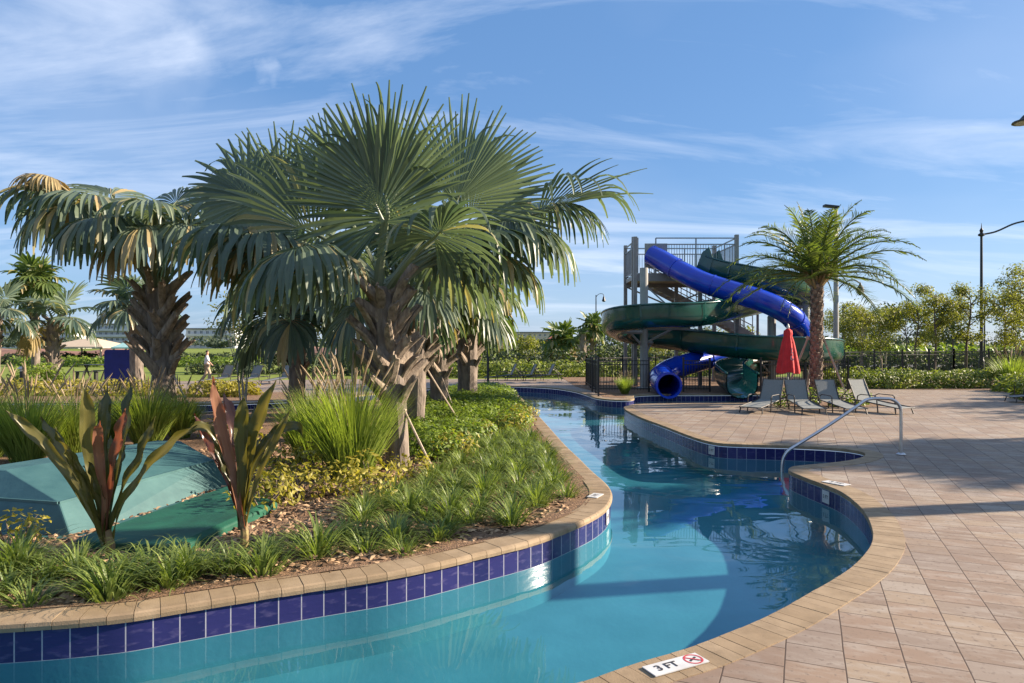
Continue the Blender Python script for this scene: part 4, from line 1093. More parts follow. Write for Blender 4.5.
mb.box((11.9,sy,2.05), (1.5,2.6,.12)); A2, B2 = V((11.3,sy+1.3,2.05)), V((7.6,sy+1.3,0))
for dy in (-.55,.55): mb.bar(A2+V((0,dy,0)), B2+V((0,dy,0)), .06, .3)
for i in range(12): p = A2.lerp(B2, (i+.5)/12); mb.box(p, (.3,1.05,.04))
st_ = mb.build('stairs', M['brownsteel'], rt_, off=t0)
mb = MB()
for dy in (-.55,.55):
    for z in (.5,.95): mb.bar(A_+V((0,dy,z)), B_+V((0,dy,z)), .04, .04)
    for i in range(12): p = A_.lerp(B_, i/11)+V((0,dy,0)); mb.bar(p, p+UP*.95, .035, .035)
for x in (11.2,12.6):
    for y in (sy-1.2,sy+1.2): mb.bar((x,y,0), (x,y,3.1), .09, .09)
mb.build('handrail', M['brownsteel'], st_, off=t0)

# ------------------------------------------------------------------ fences
def fence(pts, h, label, post_step=2.2, gap=.1, z=0.0, r_=.016):
    pts = [V((p[0], p[1], z)) for p in pts]; root = thing('picket_fence', label, 'fence', pts[0], group='black metal picket fences')
    pk = MB(); rl = MB()
    for a_, b_ in zip(pts, pts[1:]):
        L = (b_-a_).length; m_ = max(1, round(L/post_step))
        for i in range(m_+1):
            p = a_.lerp(b_, i/m_); pm = MB(); pm.box(p+UP*(h+.08)/2, (.06,.06,h+.08)); pm.box(p+UP*(h+.09), (.08,.08,.03)); pm.build('post', M['black'], root, off=pts[0])
        for zz in (.12, h-.16, h-.02): rl.bar(a_+UP*zz, b_+UP*zz, .03, .035)
        q = int(L/gap)
        for i in range(1, q): p = a_.lerp(b_, i/q); pk.box(p+UP*(h/2+.03), (r_,r_,h-.06))
    pk.build('pickets', M['black'], root, off=pts[0]); rl.build('rail', M['black'], root, off=pts[0])
fence([(2.9,24.7),(4.95,24.7)], 1.15, 'black picket fence between the pool peninsula and the blue slide')
fence([(6.2,24.7),(7.15,24.7)], 1.15, 'short black picket fence between the two slide ends')
fence([(9.0,24.7),(12.6,25.6)], 1.15, 'black picket fence behind the loungers and date palm')
fence([(2.86,22.6),(2.95,24.0)], 1.2, 'dense black gate seen end-on at the pool peninsula', gap=.07, post_step=1.4)
fence([(3.05,24.9),(3.15,29),(12,36)], 1.15, 'black picket fence running back from the peninsula to the hedge')
fence([(13,29.5),(22,34),(32,36),(48,38)], 1.4, 'long black fence behind the hedge and young trees on the right')
g_ = gp(488,388); rp = thing('black_post', 'slim black post at the far end of the island', 'post', g_)
mb = MB(); mb.tube([(0,0,0),(0,0,1.75)], .05, 8); mb.build('pole', M['black'], rp); mb = MB(); mb.lathe([(.09,0),(.09,.05),(.05,.07)], n=10); mb.build('foot', M['black'], rp)
mb = MB(); mb.lathe([(.03,1.74),(.06,1.78),(.04,1.84),(.005,1.88)], n=10); mb.build('cap', M['black'], rp)

# ------------------------------------------------------------------ trees, hedges
def branch_tree(name, label, base, h, cr, n, L, W, m, group, stems=1, bark='treebark', first=.35, keep=0.0, cat='tree', sparse=1.0, lean=.25):
    root = thing(name, label, cat, base, group=group); tb = MB(); cb = MB()
    for s in range(stems):
        a_ = rnd.random()*6.28; ln = lean*rnd.uniform(.3,1) if stems > 1 else .05
        top = V((math.cos(a_)*ln*h*.5, math.sin(a_)*ln*h*.5, h*rnd.uniform(.82,.95)))
        P = catmull([V((math.cos(a_)*.08*(stems > 1), math.sin(a_)*.08*(stems > 1), -.05)), top*.4+V((rnd.uniform(-.08,.08),0,0)), top*.75+V((rnd.uniform(-.15,.15), rnd.uniform(-.15,.15), 0)), top], 4)
        r0 = .028*h/math.sqrt(stems)*.55; tb.tube(P, [r0*(1-.85*i/(len(P)-1)) for i in range(len(P))], 7)
        nb = max(4, int(11/stems)+3)
        for b_ in range(nb):
            f = first+(1-first)*(b_+.3)/nb; i0 = int(f*(len(P)-1)); p = P[i0]; az = rnd.random()*6.28+b_*2.4
            bl_ = cr*(1.05-.55*abs(f-.6)/.5)*rnd.uniform(.6,1.1); d = V((math.cos(az), math.sin(az), rnd.uniform(.25,.9))).normalized(); e = p+d*bl_
            tb.tube([p, p.lerp(e, .5)+UP*.05, e], [r0*.4, r0*.25, r0*.1], 5)
            nc = int(n/stems/nb)
            for q in (.55,.8,1.0):
                c = p.lerp(e, q); rr = cr*rnd.uniform(.26,.42); leafcloud(cb, c, (rr,rr,rr*.75), int(nc/3*sparse), L, W, .2, 2.0/max(.3, rr), keep=keep)
    tb.build('trunk', M[bark], root); cb.build('crown', M[m], root)
    return root
TG = 'young trees along the right side of the deck'
for px, Y, h, cr, lb, kw in (
 (862,34,4.0,1.5,'multi-stemmed pale-barked tree just right of the date palm', dict(stems=5, bark='palebark')),
 (884,36,3.9,1.4,'multi-stemmed pale-barked tree next to the hedge, second from the date palm', dict(stems=4, bark='palebark')),
 (916,38,4.2,1.4,'bushy young tree in the hedge gap, thin leader to its left', {}),
 (934,35,4.8,1.35,'leafy young tree in the middle of the right-hand row', {}),
 (966,36,5.4,1.35,'young tree with open airy top just left of the tall lamp post', {}),
 (1004,35,4.6,1.5,'young tree just right of the tall lamp post', {}),
 (1034,33,5.6,1.7,'young tree cut by the right edge of the picture', {}),
 (842,46,4.0,1.7,'round tree behind the date palm trunk', {})):
    branch_tree('young_tree', lb, V(((px-CX)/F*Y, Y, 0)), h, cr, 5200, .115, .06, 'tree', TG, keep=.10, **kw)
DG = 'dark trees behind the fence on the right'
for x, y, h in ((23.5,18.6,5.2),(26.5,22.5,6.0),(24.5,20.6,5.0),(30,25.5,6.0)):
    branch_tree('young_tree', 'shade tree beside the deck just right of the view', V((x,y,0)), h, 1.7, 2200, .2, .11, 'tree', 'shade trees right of the view')
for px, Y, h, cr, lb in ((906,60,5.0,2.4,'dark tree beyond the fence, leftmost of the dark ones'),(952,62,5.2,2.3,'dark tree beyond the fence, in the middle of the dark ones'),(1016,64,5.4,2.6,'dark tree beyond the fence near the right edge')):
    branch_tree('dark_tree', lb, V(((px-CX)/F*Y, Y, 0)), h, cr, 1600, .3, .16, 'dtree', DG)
branch_tree('crape_myrtle', 'bare-stemmed small tree with thin pale stems behind the island', gp(243,402), 3.3, .9, 900, .11, .055, 'tree', None, stems=8, bark='palebark', first=.6, lean=.45)
branch_tree('crape_myrtle', 'leafy small tree beyond the pool between the far buildings', V(((300-512)/F*44, 44, 0)), 3.6, 1.8, 1800, .2, .1, 'dtree', None)
branch_tree('crape_myrtle', 'olive bushy tree behind the left loop of the slides', V(((660-512)/F*48, 48, 0)), 2.6, 1.5, 1500, .18, .1, 'tree', None)
branch_tree('crape_myrtle', 'pale bushy tree right of the far island palm', V(((527-512)/F*46, 46, 0)), 2.3, 1.2, 1000, .18, .1, 'tree', None)
branch_tree('crape_myrtle', 'bushy tree seen between slide column and umbrella', V(((735-512)/F*50, 50, 0)), 2.8, 1.7, 1500, .2, .1, 'tree', None)

def hedge(name, pts, w, h, n, label, m='hedge', L=.13, W=.07, cat='hedge', group=None):
    pts = [V(p) if len(p) == 3 else V((p[0], p[1], 0)) for p in pts]; P = resample(catmull(pts, 6), .3, False); b_ = P[len(P)//2]
    root = thing(name, label, cat, b_, group=group); mb = MB(); sd = rnd.uniform(0,60)
    for i in range(n):
        f = rnd.random()*(len(P)-1); j = int(f); p = P[j].lerp(P[min(j+1, len(P)-1)], f-j); a_ = rnd.uniform(-.15, math.pi+.15)
        d = (P[min(j+1, len(P)-1)]-P[max(0, j-1)]).normalized(); s = d.cross(UP)
        nv = noise.noise(V((p.x*1.3+sd, p.y*1.3, a_*1.5))); k_ = rnd.uniform(.55,1.0)*(1+.3*nv)
        o_ = s*math.cos(a_)*w/2*k_+UP*abs(math.sin(a_))*h*k_
        nn = (s*math.cos(a_)+UP*math.sin(a_)+rdir()*.8).normalized()
        leaf(mb, p+o_+UP*.02, nn, L*rnd.uniform(.7,1.3), W*rnd.uniform(.7,1.3), min(1, max(0, .5+.55*nv+rnd.uniform(-.25,.25))))
    for i in range(0, len(P), 2): p = P[i]; mb.tube([p-UP*.05, p+V((rnd.uniform(-.1,.1), rnd.uniform(-.1,.1), h*.7))], [.03,.01], 5, 1)
    mb.build('foliage', [M[m], M['treebark']], root, off=b_)
    return root
hedge('hedge', [(12.4,27.2),(15,27.0),(18,27.2),(20,28)], 1.5, .75, 6500, 'bright yellow-green hedge bordering the deck left of the tall lamp post')
hedge('hedge', [(18.2,25.5),(19.5,24),(21.5,23)], 2.2, .6, 4000, 'mid-green low hedge in front of the tall lamp post')
hedge('hedge', [(15.9,21.6),(17.5,21.0),(20,20.6)], 1.6, .62, 4000, 'deep green low hedge beside the right-edge lounger')
hedge('hedge', [(-6,36.5),(0,36.5),(4,36.8),(12,38)], 1.6, .85, 5000, 'clipped light green hedge behind the far loungers', L=.2, W=.1)
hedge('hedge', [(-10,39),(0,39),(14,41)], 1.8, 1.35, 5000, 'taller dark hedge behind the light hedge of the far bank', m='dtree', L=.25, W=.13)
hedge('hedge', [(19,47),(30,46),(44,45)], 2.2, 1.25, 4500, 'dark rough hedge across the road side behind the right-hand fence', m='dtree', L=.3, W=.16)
hedge('hedge', [(-19,40),(-12,41),(-6,42)], 1.4, .75, 3000, 'low dark hedge crossing the lawn behind the walking person', m='dtree', L=.2, W=.1)
hedge('hedge', [(-40,55),(-28,54),(-20,54)], 2.0, .8, 3000, 'mid-green hedge in front of the tan pavilion at far left', m='shrub', L=.3, W=.15)
hedge('hedge', [(-12,78),(20,80),(60,84)], 5, 2.1, 6000, 'rough dark green belt of bushes far beyond the slides', m='dtree', L=.6, W=.3)
hedge('hedge', [(28,70),(50,70),(80,74)], 5, 1.7, 5000, 'rough green belt of bushes beyond the road on the right', m='shrub', L=.6, W=.3)
hedge('hedge', [(-46,62),(-25,62),(-8,60)], 2.5, 1.0, 5000, 'long dark hedge along the far side of the lawn', m='dtree', L=.4, W=.2)
hedge('hedge', [(-19,23.2),(-14.5,23.4),(-11.5,23.2)], 1.6, .5, 2600, 'yellow-green planting on the bank behind the island at far left', m='yshrub')
hedge('hedge', [(-10.6,22.9),(-8.6,22.6)], 1.5, .5, 1500, 'yellow-green planting on the bank by the bare-stemmed tree', m='yshrub')
hedge('hedge', [(-21,29.5),(-19.8,29.2)], 2.2, .85, 1500, 'dark green bush at the foot of the far left palms', m='shrub', cat='shrub')
SGp = 'small bushes in the date palm bed'
sm = [bush('small_bush', 260, (.36,.36,.3), .1, .055, 'shrub', '', 'shrub', SGp) for _ in range(2)]
for i, (x, y, lb) in enumerate(((7.35,18.75,'small bush between the first and second lounger'),(8.15,18.75,'small bush between the second and third lounger'),(8.95,18.8,'small bush between the third and fourth lounger'),(9.7,19.1,'small bush right of the fourth lounger'))):
    if i < 2: sm[i].location = (x, y, .01); sm[i]['label'] = lb
    else: dup(sm[i % 2], (x, y, .01), rnd.random()*6, lb, SGp)
dup(fg[2], (19.9,27.2,.01), 1.0, 'tan ornamental grass at the right edge beyond the hedge', 'ornamental grass on the right', 1.4)
dup(fg[1], (3.9,23.6,.01), 1.0, 'small dark grass tuft inside the fence of the peninsula', 'grass on the peninsula', .6)

# ------------------------------------------------------------------ lamps
def lamp(base, h, arm_dx, head_z, label, hang=False, r_=.09):
    base = V(base); root = thing('street_lamp', label, 'street lamp', base, group='tall street lamps')
    mb = MB(); mb.lathe([(r_*2.6,0),(r_*2.6,.15),(r_*1.9,.25),(r_*1.6,.8),(r_*1.1,.95),(r_,1.1),(r_*.7,h)], n=14); mb.build('pole', M['black'], root)
    mb = MB(); mb.lathe([(r_*.8,h-.25),(r_*1.9,h-.2),(r_*1.9,h-.12),(r_*.8,h-.05),(r_*1.1,h+.1),(r_*.3,h+.25),(.01,h+.5)], n=12); mb.build('finial', M['black'], root)
    mb = MB(); s = 1 if arm_dx > 0 else -1; L = abs(arm_dx)
    P = catmull([V((0,0,h-.15)), V((s*L*.16,0,h+.02)), V((s*L*.4,0,h+.52)), V((s*L*.72,0,h+.75)), V((s*L,0,head_z+.25))], 5); mb.tube(P, .05, 8); mb.build('arm', M['black'], root)
    mb = MB(); mb.lathe([(.36,head_z+.06),(.34,head_z+.10),(.18,head_z+.15),(.07,head_z+.28)], (s*L,0,0), 14); hd = mb.build('lamp_head', M['black'], root)
    mb = MB(); mb.lathe([(.28,head_z+.045),(.28,head_z+.064)], (s*L,0,0), 14); mb.build('lens', M['lamp'], hd)
    return root
lamp((26.6,38.7,0), 8.1, 5.0, 8.55, 'tall black street lamp with curved arm rising behind the hedge')
lamp((19.2,20.2,0), 7.8, -4.0, 8.22, 'street lamp whose dark head juts in at the upper right edge')
b_ = V(((836-512)/F*31, 31, 0)); rl_ = thing('street_lamp', 'grey pole lamp with small flat head and hanging lantern behind the date palm', 'street lamp', b_, group='tall street lamps')
mb = MB(); mb.lathe([(.2,0),(.2,.5),(.13,.6),(.08,7.9)], n=12); mb.build('pole', M['greysteel'], rl_)
mb = MB(); mb.bar((.1,0,7.95), (-.55,0,8.02), .26, .1); mb.build('lamp_head', M['black'], rl_)
mb = MB(); mb.tube(catmull([V((0,0,4.1)), V((.35,0,4.5)), V((.8,0,4.65)), V((1.1,0,4.5))], 5), .03, 6); mb.build('arm', M['black'], rl_)
mb = MB(); mb.lathe([(.02,4.55),(.05,4.45),(.14,4.3),(.17,4.1),(.12,4.06),(.04,3.95)], (1.1,0,0), 12); mb.build('lantern', M['black'], rl_)
for px, Y, top, lb in ((843,44,306,'small far lantern lamp behind the date palm fronds'),(984.5+0,58,302,'small far lantern lamp right of the tall lamp post'),(596,70,295,'thin far lamp pole left of the slide tower')):
    b_ = V(((px-CX)/F*Y, Y, 0)); h = 1.7+(345-top)/F*Y; rr = thing('lantern_lamp', lb, 'street lamp', b_, group='small far lantern lamps')
    mb = MB(); mb.tube([(0,0,0),(0,0,h)], [.08,.05], 8); mb.build('pole', M['black'], rr)
    mb = MB(); mb.tube(catmull([V((0,0,h-.2)), V((.3,0,h+.1)), V((.7,0,h+.1)), V((.8,0,h-.1))], 4), .03, 6); mb.build('arm', M['black'], rr)
    mb = MB(); mb.lathe([(.02,h-.05),(.1,h-.25),(.2,h-.6),(.1,h-.7)], (.8,0,0), 10); mb.build('lantern', M['black'], rr)

# ------------------------------------------------------------------ far things
mb = MB(); mb.poly([[V(p+(0,)) for p in ((24,54),(100,50),(100,60),(24,63))]], -.02); structure('road', mb, M['asphalt'])
def mound(name, x0, x1, y, d, h):
    mb = MB(); n, m_ = 40, 10; vs = []
    for i in range(n+1):
        for j in range(m_+1):
            x = x0+(x1-x0)*i/n; v_ = j/m_; e = min(1, i/4, (n-i)/4)
            vs.append(V((x, y+d*v_, -.05+h*math.sin(math.pi*v_)*e*(.75+.5*noise.noise(V((x*.25, v_*2, h)))))))
    mb.add(vs, [(i*(m_+1)+j, (i+1)*(m_+1)+j, (i+1)*(m_+1)+j+1, i*(m_+1)+j+1) for i in range(n) for j in range(m_)])
    structure(name, mb, M['dirt'], smooth=True)
mound('dirt_mound', -75, -48, 82, 14, 1.6); mound('dirt_mound', -33, -6, 86, 14, 1.9)
def building(label, px0, px1, Y, ztop, floors, cols, wm, flat=True, slabs=True):
    x0, x1 = (px0-CX)/F*Y, (px1-CX)/F*Y; b_ = V(((x0+x1)/2, Y, 0)); root = thing('apartment_building', label, 'building', b_); D = 16
    mb = MB(); mb.box((0, D/2, ztop/2), (x1-x0, D, ztop)); mb.build('wall', M[wm], root)
    mb = MB(); mb.box((0, D/2, ztop+.3), (x1-x0+1, D+1, .6)); mb.build('roof', M['roofgrey'], root)
    cw = (x1-x0)/cols; fh = ztop/floors
    for i in range(cols):
        for j in range(floors):
            wb = MB(); cx = -(x1-x0)/2+cw*(i+.5); cz = fh*(j+.52); wb.box((cx, -.02, cz), (cw*.36, .1, fh*.45)); w_ = wb.build('window', M['glass'], root)
            wb = MB(); wb.box((cx, -.12, cz-fh*.3), (cw*.58, .14, fh*.05)); wb.box((cx, -.1, cz), (cw*.04, .08, fh*.55)); wb.build('frame', M['wallwhite'], w_)
    if slabs:
        for j in range(1, floors):
            sb = MB(); sb.box((0, -.75, fh*j), ((x1-x0)*.97, 1.4, .25)); sb.box((0, -1.4, fh*j+.55), ((x1-x0)*.97, .08, .86))
            sb.build('balcony', M['wallgrey'], root)
    return root
building('long white apartment block with grey balconies at far left', -30, 74, 340, 11.2, 4, 18, 'wallwhite')
building('grey apartment block behind the left island palm', 92, 160, 330, 11.5, 4, 12, 'wallgrey')
building('dim blue-grey block behind the walking person', 186, 235, 340, 9.5, 3, 8, 'wallgrey')
building('pale blue block right of the far island palm', 440, 500, 420, 8.8, 3, 10, 'wallwhite', slabs=False)
building('brown-grey block beyond the far hedge', 506, 553, 420, 9.2, 3, 9, 'walltan', slabs=False)
b_ = at(558,348,250); b_.z = 0; rh = thing('red_roof_house', 'small white house with a red hip roof beyond the far hedge', 'house', b_)
mb = MB(); mb.box((0,3,1.5), (9,6,3)); mb.build('wall', M['wallwhite'], rh)
mb = MB(); mb.add([V((-5.2,-.6,2.9)),V((5.2,-.6,2.9)),V((5.2,6.6,2.9)),V((-5.2,6.6,2.9)),V((-2,3,5.0)),V((2,3,5.0))], [(0,1,5,4),(1,2,5),(2,3,4,5),(3,0,4),(0,3,2,1)]); mb.build('roof', M['roofred'], rh)
for x in (-2.5,2.5): mb = MB(); mb.box((x,-.02,1.6), (1.4,.1,1.3)); mb.build('window', M['glass'], rh)
# far wood: one mass
mb = MB()
for i in range(70):
    x = rnd.uniform(-330,330); y = rnd.uniform(260,330); h = rnd.uniform(2.5,5.5)
    leafcloud(mb, (x, y, h*.7), (rnd.uniform(5,11), 5, h*.55), 260, 1.5, .9, .4, .25)
tag(mb.build('far_wood', M['farleaf']), kind='stuff')
WT = 'single trees at the far edge of the park'
for px, Y, h, cr, lb in ((612,140,4.8,4.2,'far rounded tree left of the green slide loop'),(634,150,4.6,4.2,'far rounded tree under the green slide loop'),(700,150,4.0,4.5,'far rounded tree seen under the slides'),(250,150,5.5,4.5,'far dark tree behind the bare-stemmed tree'),(275,130,5.0,4.0,'far dark tree left of the middle island palm'),(872,130,7,5,'far tree rising behind the right-hand young trees'),(405,170,5,5,'far low tree between the island palm trunks')):
    branch_tree('far_tree', lb, V(((px-CX)/F*Y, Y, 0)), h, cr, 900, .7, .4, 'farleaf', WT)
# pavilion, canopy, blue panel, table
def canopy(label, px0, px1, Y, ze, zt, m, name, cat):
    x0, x1 = (px0-CX)/F*Y, (px1-CX)/F*Y; w = (x1-x0)/2; b_ = V(((x0+x1)/2, Y, 0)); root = thing(name, label, cat, b_)
    mb = MB(); mb.add([V((-w,-w,ze)),V((w,-w,ze)),V((w,w,ze)),V((-w,w,ze)),V((-w*.12,0,zt)),V((w*.12,0,zt)),V((-w,-w,ze-.12)),V((w,-w,ze-.12)),V((w,w,ze-.12)),V((-w,w,ze-.12))], [(0,1,5,4),(1,2,5),(2,3,4,5),(3,0,4),(6,7,1,0),(7,8,2,1),(8,9,3,2),(9,6,0,3),(9,8,7,6)]); mb.build('roof', M[m], root)
    for sx in (-1, 1):
        for sy_ in (-1, 1): mb = MB(); mb.box((sx*w*.85, sy_*w*.85, ze/2-.06), (.12,.12,ze-.12)); mb.build('post', M['wood'], root)
canopy('tan hip-roofed shade pavilion beyond the lawn', 62, 120, 62, 1.55, 2.35, 'tancanvas', 'pavilion', 'pavilion')
canopy('small pale aqua canopy beside the tan pavilion', 118, 143, 60, 1.5, 2.1, 'aquacanvas', 'shade_canopy', 'canopy')
canopy('dusty beige canopy beyond the pool behind the middle island palm', 262, 290, 60, 1.3, 1.75, 'tancanvas', 'shade_canopy', 'canopy')
b_ = V(((120.5-512)/F*28.8, 28.8, 0)); rt2 = thing('towel_cabinet', 'upright navy blue panel cabinet on the far deck', 'cabinet', b_)
mb = MB(); w, h = .57, 1.5; prof = [(-w,.02),(w,.02),(w,h-.1),(w-.03,h-.03),(w-.1,h),(-w+.1,h),(-w+.03,h-.03),(-w,h-.1)]; n = 8
mb.add([V((x,-.2,z)) for x, z in prof]+[V((x,.2,z)) for x, z in prof], [tuple(range(n)), tuple(range(2*n-1, n-1, -1))]+[(i, n+i, n+(i+1) % n, (i+1) % n) for i in range(n)]); mb.build('body', M['bluecloth'], rt2)
mb = MB(); mb.box((0,0,.012), (1.2,.46,.03)); mb.build('plinth', M['black'], rt2)
b_ = V(((96-512)/F*33, 33, 0)); rt3 = thing('picnic_table', 'dark slatted outdoor table by the navy panel', 'table', b_)
mb = MB()
for i in range(6): mb.box((0,-.4+i*.16,.74), (1.15,.13,.04))
mb.build('tabletop', M['bronze'], rt3)
for sx in (-1, 1):
    mb = MB(); mb.bar((sx*.45,-.35,0), (sx*.45,.1,.72), .07, .05, up=V((1,0,0))); mb.bar((sx*.45,.35,0), (sx*.45,-.1,.72), .07, .05, up=V((1,0,0))); mb.build('leg', M['bronze'], rt3)
for s in (-1, 1): mb = MB(); mb.box((0,s*.7,.44), (1.15,.24,.04)); mb.box((-.45,s*.7,.21), (.05,.2,.42)); mb.box((.45,s*.7,.21), (.05,.2,.42)); mb.build('bench', M['bronze'], rt3)
b_ = V(((21.5-512)/F*26, 26, 0)); rb2 = thing('path_light', 'short black path light at far left', 'light', b_)
mb = MB(); mb.tube([(0,0,0),(0,0,.7)], .06, 8); mb.build('pole', M['black'], rb2); mb = MB(); mb.lathe([(.05,.7),(.05,.78),(.14,.8),(.06,.88)], n=10); mb.build('head', M['lamp'], rb2)
b_ = V(((333-512)/F*40, 40, 0)); rs = thing('signboard', 'small white sign on a post beyond the pool', 'sign', b_)
mb = MB(); mb.box((0,0,.6), (.07,.07,1.3)); mb.build('post', M['wood'], rs); mb = MB(); mb.box((0,-.05,1.4), (.35,.03,.55)); mb.build('panel', M['white'], rs)

# ------------------------------------------------------------------ person
def skin_mesh(verts, edges, radii, name, m, parent, sub=2):
    me = bpy.data.meshes.new(name); me.from_pydata([V(v) for v in verts], edges, []); o = bpy.data.objects.new(name, me); C.objects.link(o)
    md = o.modifiers.new('skin', 'SKIN'); sl = me.skin_vertices[0].data
    for i, r_ in enumerate(radii): sl[i].radius = r_ if isinstance(r_, tuple) else (r_, r_)
    sl[0].use_root = True
    sb = o.modifiers.new('sub', 'SUBSURF'); sb.levels = sub; sb.render_levels = sub
    bpy.context.view_layer.update()
    dg = bpy.context.evaluated_depsgraph_get(); nm = bpy.data.meshes.new_from_object(o.evaluated_get(dg))
    bpy.data.objects.remove(o); nm.name = name; nm.materials.clear(); nm.materials.append(m)
    for p in nm.polygons: p.use_smooth = True
    q = bpy.data.objects.new(name, nm); C.objects.link(q); q.parent = parent; return q
pp = V(((207-512)/F*30.5, 30.5, 0)); rp_ = thing('person', 'person in a white shirt and tan trousers walking beyond the island', 'person', pp, R(20)); rp_.scale = (.84,)*3
J = [(0,0,.95),(0,0,1.15),(0,0,1.38),(0,.0,1.5),(.02,0,1.6),(.03,0,1.70),  # pelvis, waist, chest, neck, head, crown
     (0,-.19,1.40),(.1,-.24,1.15),(.25,-.22,.98),(.31,-.2,.93),(0,.19,1.40),(-.1,.24,1.14),(-.02,.25,.92),(.02,.25,.85),
     (0,-.1,.9),(.16,-.1,.5),(.1,-.1,.08),(.24,-.1,.04),(0,.1,.9),(-.06,.1,.48),(-.28,.1,.12),(-.18,.1,.05)]
E = [(0,1),(1,2),(2,3),(3,4),(4,5),(2,6),(6,7),(7,8),(8,9),(2,10),(10,11),(11,12),(12,13),(0,14),(14,15),(15,16),(16,17),(0,18),(18,19),(19,20),(20,21)]
RA = [.12,.11,.13,.055,.085,.075,.06,.045,.035,.03,.06,.045,.035,.03,.085,.06,.042,.035,.085,.06,.042,.035]
skin_mesh(J, E, RA, 'body', M['skin'], rp_)
skin_mesh([J[0],J[1],J[2],(0,0,1.46),J[6],J[7],J[10],J[11]], [(0,1),(1,2),(2,3),(2,4),(4,5),(2,6),(6,7)], [.16,.15,.165,.08,.09,.08,.09,.08], 'shirt', M['shirt'], rp_)
skin_mesh([J[0],J[14],J[15],J[16],J[18],J[19],J[20]], [(0,1),(1,2),(2,3),(0,4),(4,5),(5,6)], [.14,.11,.085,.07,.11,.085,.07], 'trousers', M['trousers'], rp_)
skin_mesh([(0,0,1.63),(.0,0,1.71),(-.03,0,1.74)], [(0,1),(1,2)], [.09,.1,.07], 'hair', M['hair'], rp_)

# ------------------------------------------------------------------ light, sky, camera
SKYOFF = 1.0
SAZ, SEL = R(10), R(22)                  # sun to the right, a little ahead of the camera
sd_ = V((math.cos(SAZ)*math.cos(SEL), math.sin(SAZ)*math.cos(SEL), math.sin(SEL)))
sl = bpy.data.lights.new('sun', 'SUN'); sl.energy = 5.0; sl.angle = R(.55); sl.color = (1, .84, .66)
so = bpy.data.objects.new('sun', sl); C.objects.link(so); so.rotation_euler = sd_.to_track_quat('Z', 'Y').to_euler(); so.location = (20,5,20)
W = bpy.data.worlds.new('World'); S.world = W; W.use_nodes = True; t = W.node_tree; t.nodes.clear()
out = t.nodes.new('ShaderNodeOutputWorld'); bg = N(t, 'Background'); bg.inputs[1].default_value = .050
sk = N(t, 'TexSky', sky_type='NISHITA'); sk.sun_disc = False; sk.sun_elevation = SEL; sk.sun_rotation = math.pi/2-SAZ; sk.air_density = 1.0; sk.dust_density = .25; sk.ozone_density = 3.0
tc = N(t, 'TexCoord'); sx = N(t, 'SeparateXYZ'); t.links.new(tc.outputs['Generated'], sx.inputs[0])
mz = N(t, 'Math', operation='MAXIMUM'); mz.inputs[1].default_value = 0; t.links.new(sx.outputs[2], mz.inputs[0])
az_ = N(t, 'Math', operation='ADD'); az_.inputs[1].default_value = .22; t.links.new(mz.outputs[0], az_.inputs[0])
dv = N(t, 'VectorMath', operation='DIVIDE'); cb_ = N(t, 'CombineXYZ')
for i in range(3): t.links.new(az_.outputs[0], cb_.inputs[i])
t.links.new(tc.outputs['Generated'], dv.inputs[0]); t.links.new(cb_.outputs[0], dv.inputs[1])
mp = N(t, 'Mapping'); mp.inputs['Rotation'].default_value = (0,0,R(-35)); mp.inputs['Scale'].default_value = (.6,2.0,.3); mp.inputs['Location'].default_value = (1.3,.4,0)
t.links.new(dv.outputs[0], mp.inputs[0])
cn_ = N(t, 'TexNoise'); cn_.inputs['Scale'].default_value = 1.25; cn_.inputs['Detail'].default_value = 9; cn_.inputs['Roughness'].default_value = .6; cn_.inputs['Distortion'].default_value = .9
t.links.new(mp.outputs[0], cn_.inputs['Vector'])
cn2 = N(t, 'TexNoise'); cn2.inputs['Scale'].default_value = .42; cn2.inputs['Detail'].default_value = 5; cn2.inputs['Roughness'].default_value = .5
mp2 = N(t, 'Mapping'); mp2.inputs['Location'].default_value = (SKYOFF, -1.1, 0); t.links.new(dv.outputs[0], mp2.inputs[0]); t.links.new(mp2.outputs[0], cn2.inputs['Vector'])
vf = ramp(t, cn2.outputs[0], .42, .74)
cf0 = ramp(t, cn_.outputs[0], .47, .78)
ad_ = N(t, 'Math', operation='MULTIPLY_ADD'); ad_.inputs[1].default_value = .46; ad_.use_clamp = True; t.links.new(vf, ad_.inputs[0]); t.links.new(cf0, ad_.inputs[2])
cf = ad_.outputs[0]
mu = N(t, 'Math', operation='MULTIPLY'); mu.inputs[1].default_value = .6; t.links.new(cf, mu.inputs[0])
skb = mixc(t, .5, sk.outputs[0], (1.3,3.05,6.5))
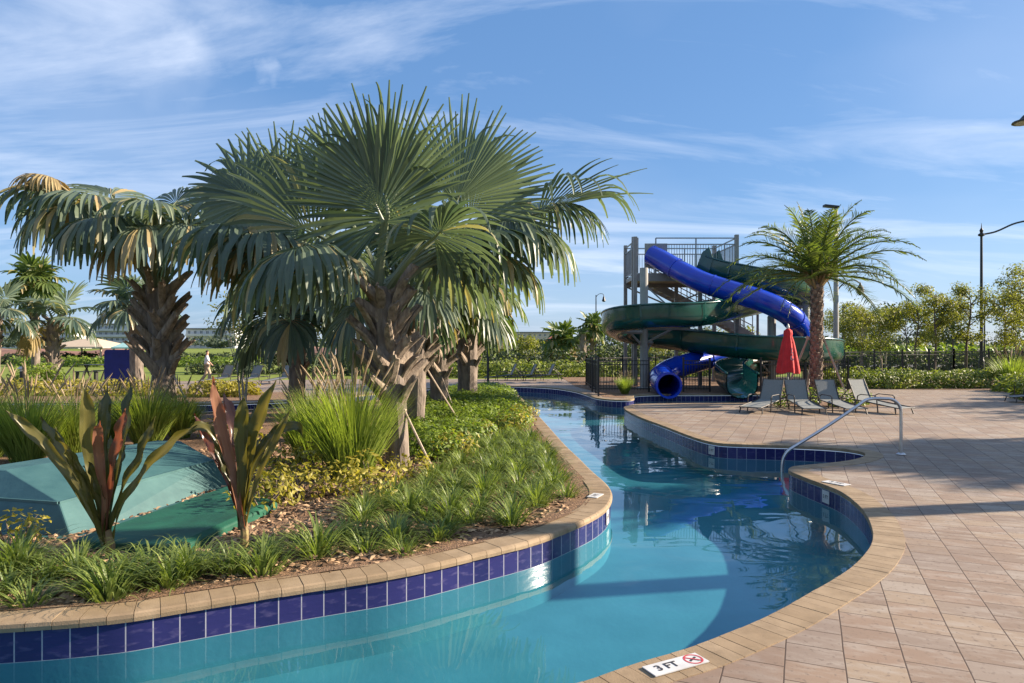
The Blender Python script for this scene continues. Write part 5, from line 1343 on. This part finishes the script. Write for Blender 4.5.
def puff(px, py, r0):
    d_ = V(((px-CX)/F, 1, (HY-py)/F)).normalized()
    ds_ = N(t, 'VectorMath', operation='DISTANCE'); ds_.inputs[1].default_value = d_; t.links.new(wv.outputs[0], ds_.inputs[0])
    return ramp(t, ds_.outputs['Value'], r0, r0*.1)
wn_ = N(t, 'TexNoise'); wn_.inputs['Scale'].default_value = 22; wn_.inputs['Detail'].default_value = 6; t.links.new(tc.outputs['Generated'], wn_.inputs['Vector'])
ws_ = N(t, 'VectorMath', operation='MULTIPLY_ADD'); ws_.inputs[1].default_value = (.07,.07,.07); ws_.inputs[2].default_value = (-.035,-.035,-.035); t.links.new(wn_.outputs['Color'], ws_.inputs[0])
wv = N(t, 'VectorMath', operation='ADD'); t.links.new(ws_.outputs[0], wv.inputs[0]); t.links.new(tc.outputs['Generated'], wv.inputs[1])
acc = mu.outputs[0]
for px_, py_, r0_, k__ in ((160,52,.075,.16),(186,50,.04,.22),(270,77,.022,.24),(60,75,.16,.08),(110,110,.2,.05)):
    q_ = N(t, 'Math', operation='MULTIPLY_ADD'); q_.use_clamp = True; q_.inputs[1].default_value = k__; t.links.new(puff(px_, py_, r0_), q_.inputs[0]); t.links.new(acc, q_.inputs[2]); acc = q_.outputs[0]
cl = mixc(t, acc, skb, (7.6,8.2,9.4))
t.links.new(cl, bg.inputs[0]); t.links.new(bg.outputs[0], out.inputs[0])

cam = bpy.data.cameras.new('camera'); cam.lens = 36*F/1024; cam.sensor_width = 36; cam.clip_end = 8000; cam.clip_start = .05; cam.shift_y = 3.5/1024
co = bpy.data.objects.new('camera', cam); C.objects.link(co); co.location = (0,0,EYE); co.rotation_euler = (R(90),0,0); S.camera = co
S.view_settings.view_transform = 'Standard'; S.view_settings.look = 'None'; S.view_settings.exposure = 1.5; S.view_settings.gamma = 1
S.view_settings.use_curve_mapping = False
S.render.engine = 'CYCLES'
S.cycles.use_denoising = True; S.cycles.max_bounces = 8; S.cycles.transparent_max_bounces = 12; S.cycles.diffuse_bounces = 3; S.cycles.glossy_bounces = 3
S.cycles.sample_clamp_indirect = 6; S.cycles.caustics_reflective = False; S.cycles.caustics_refractive = False
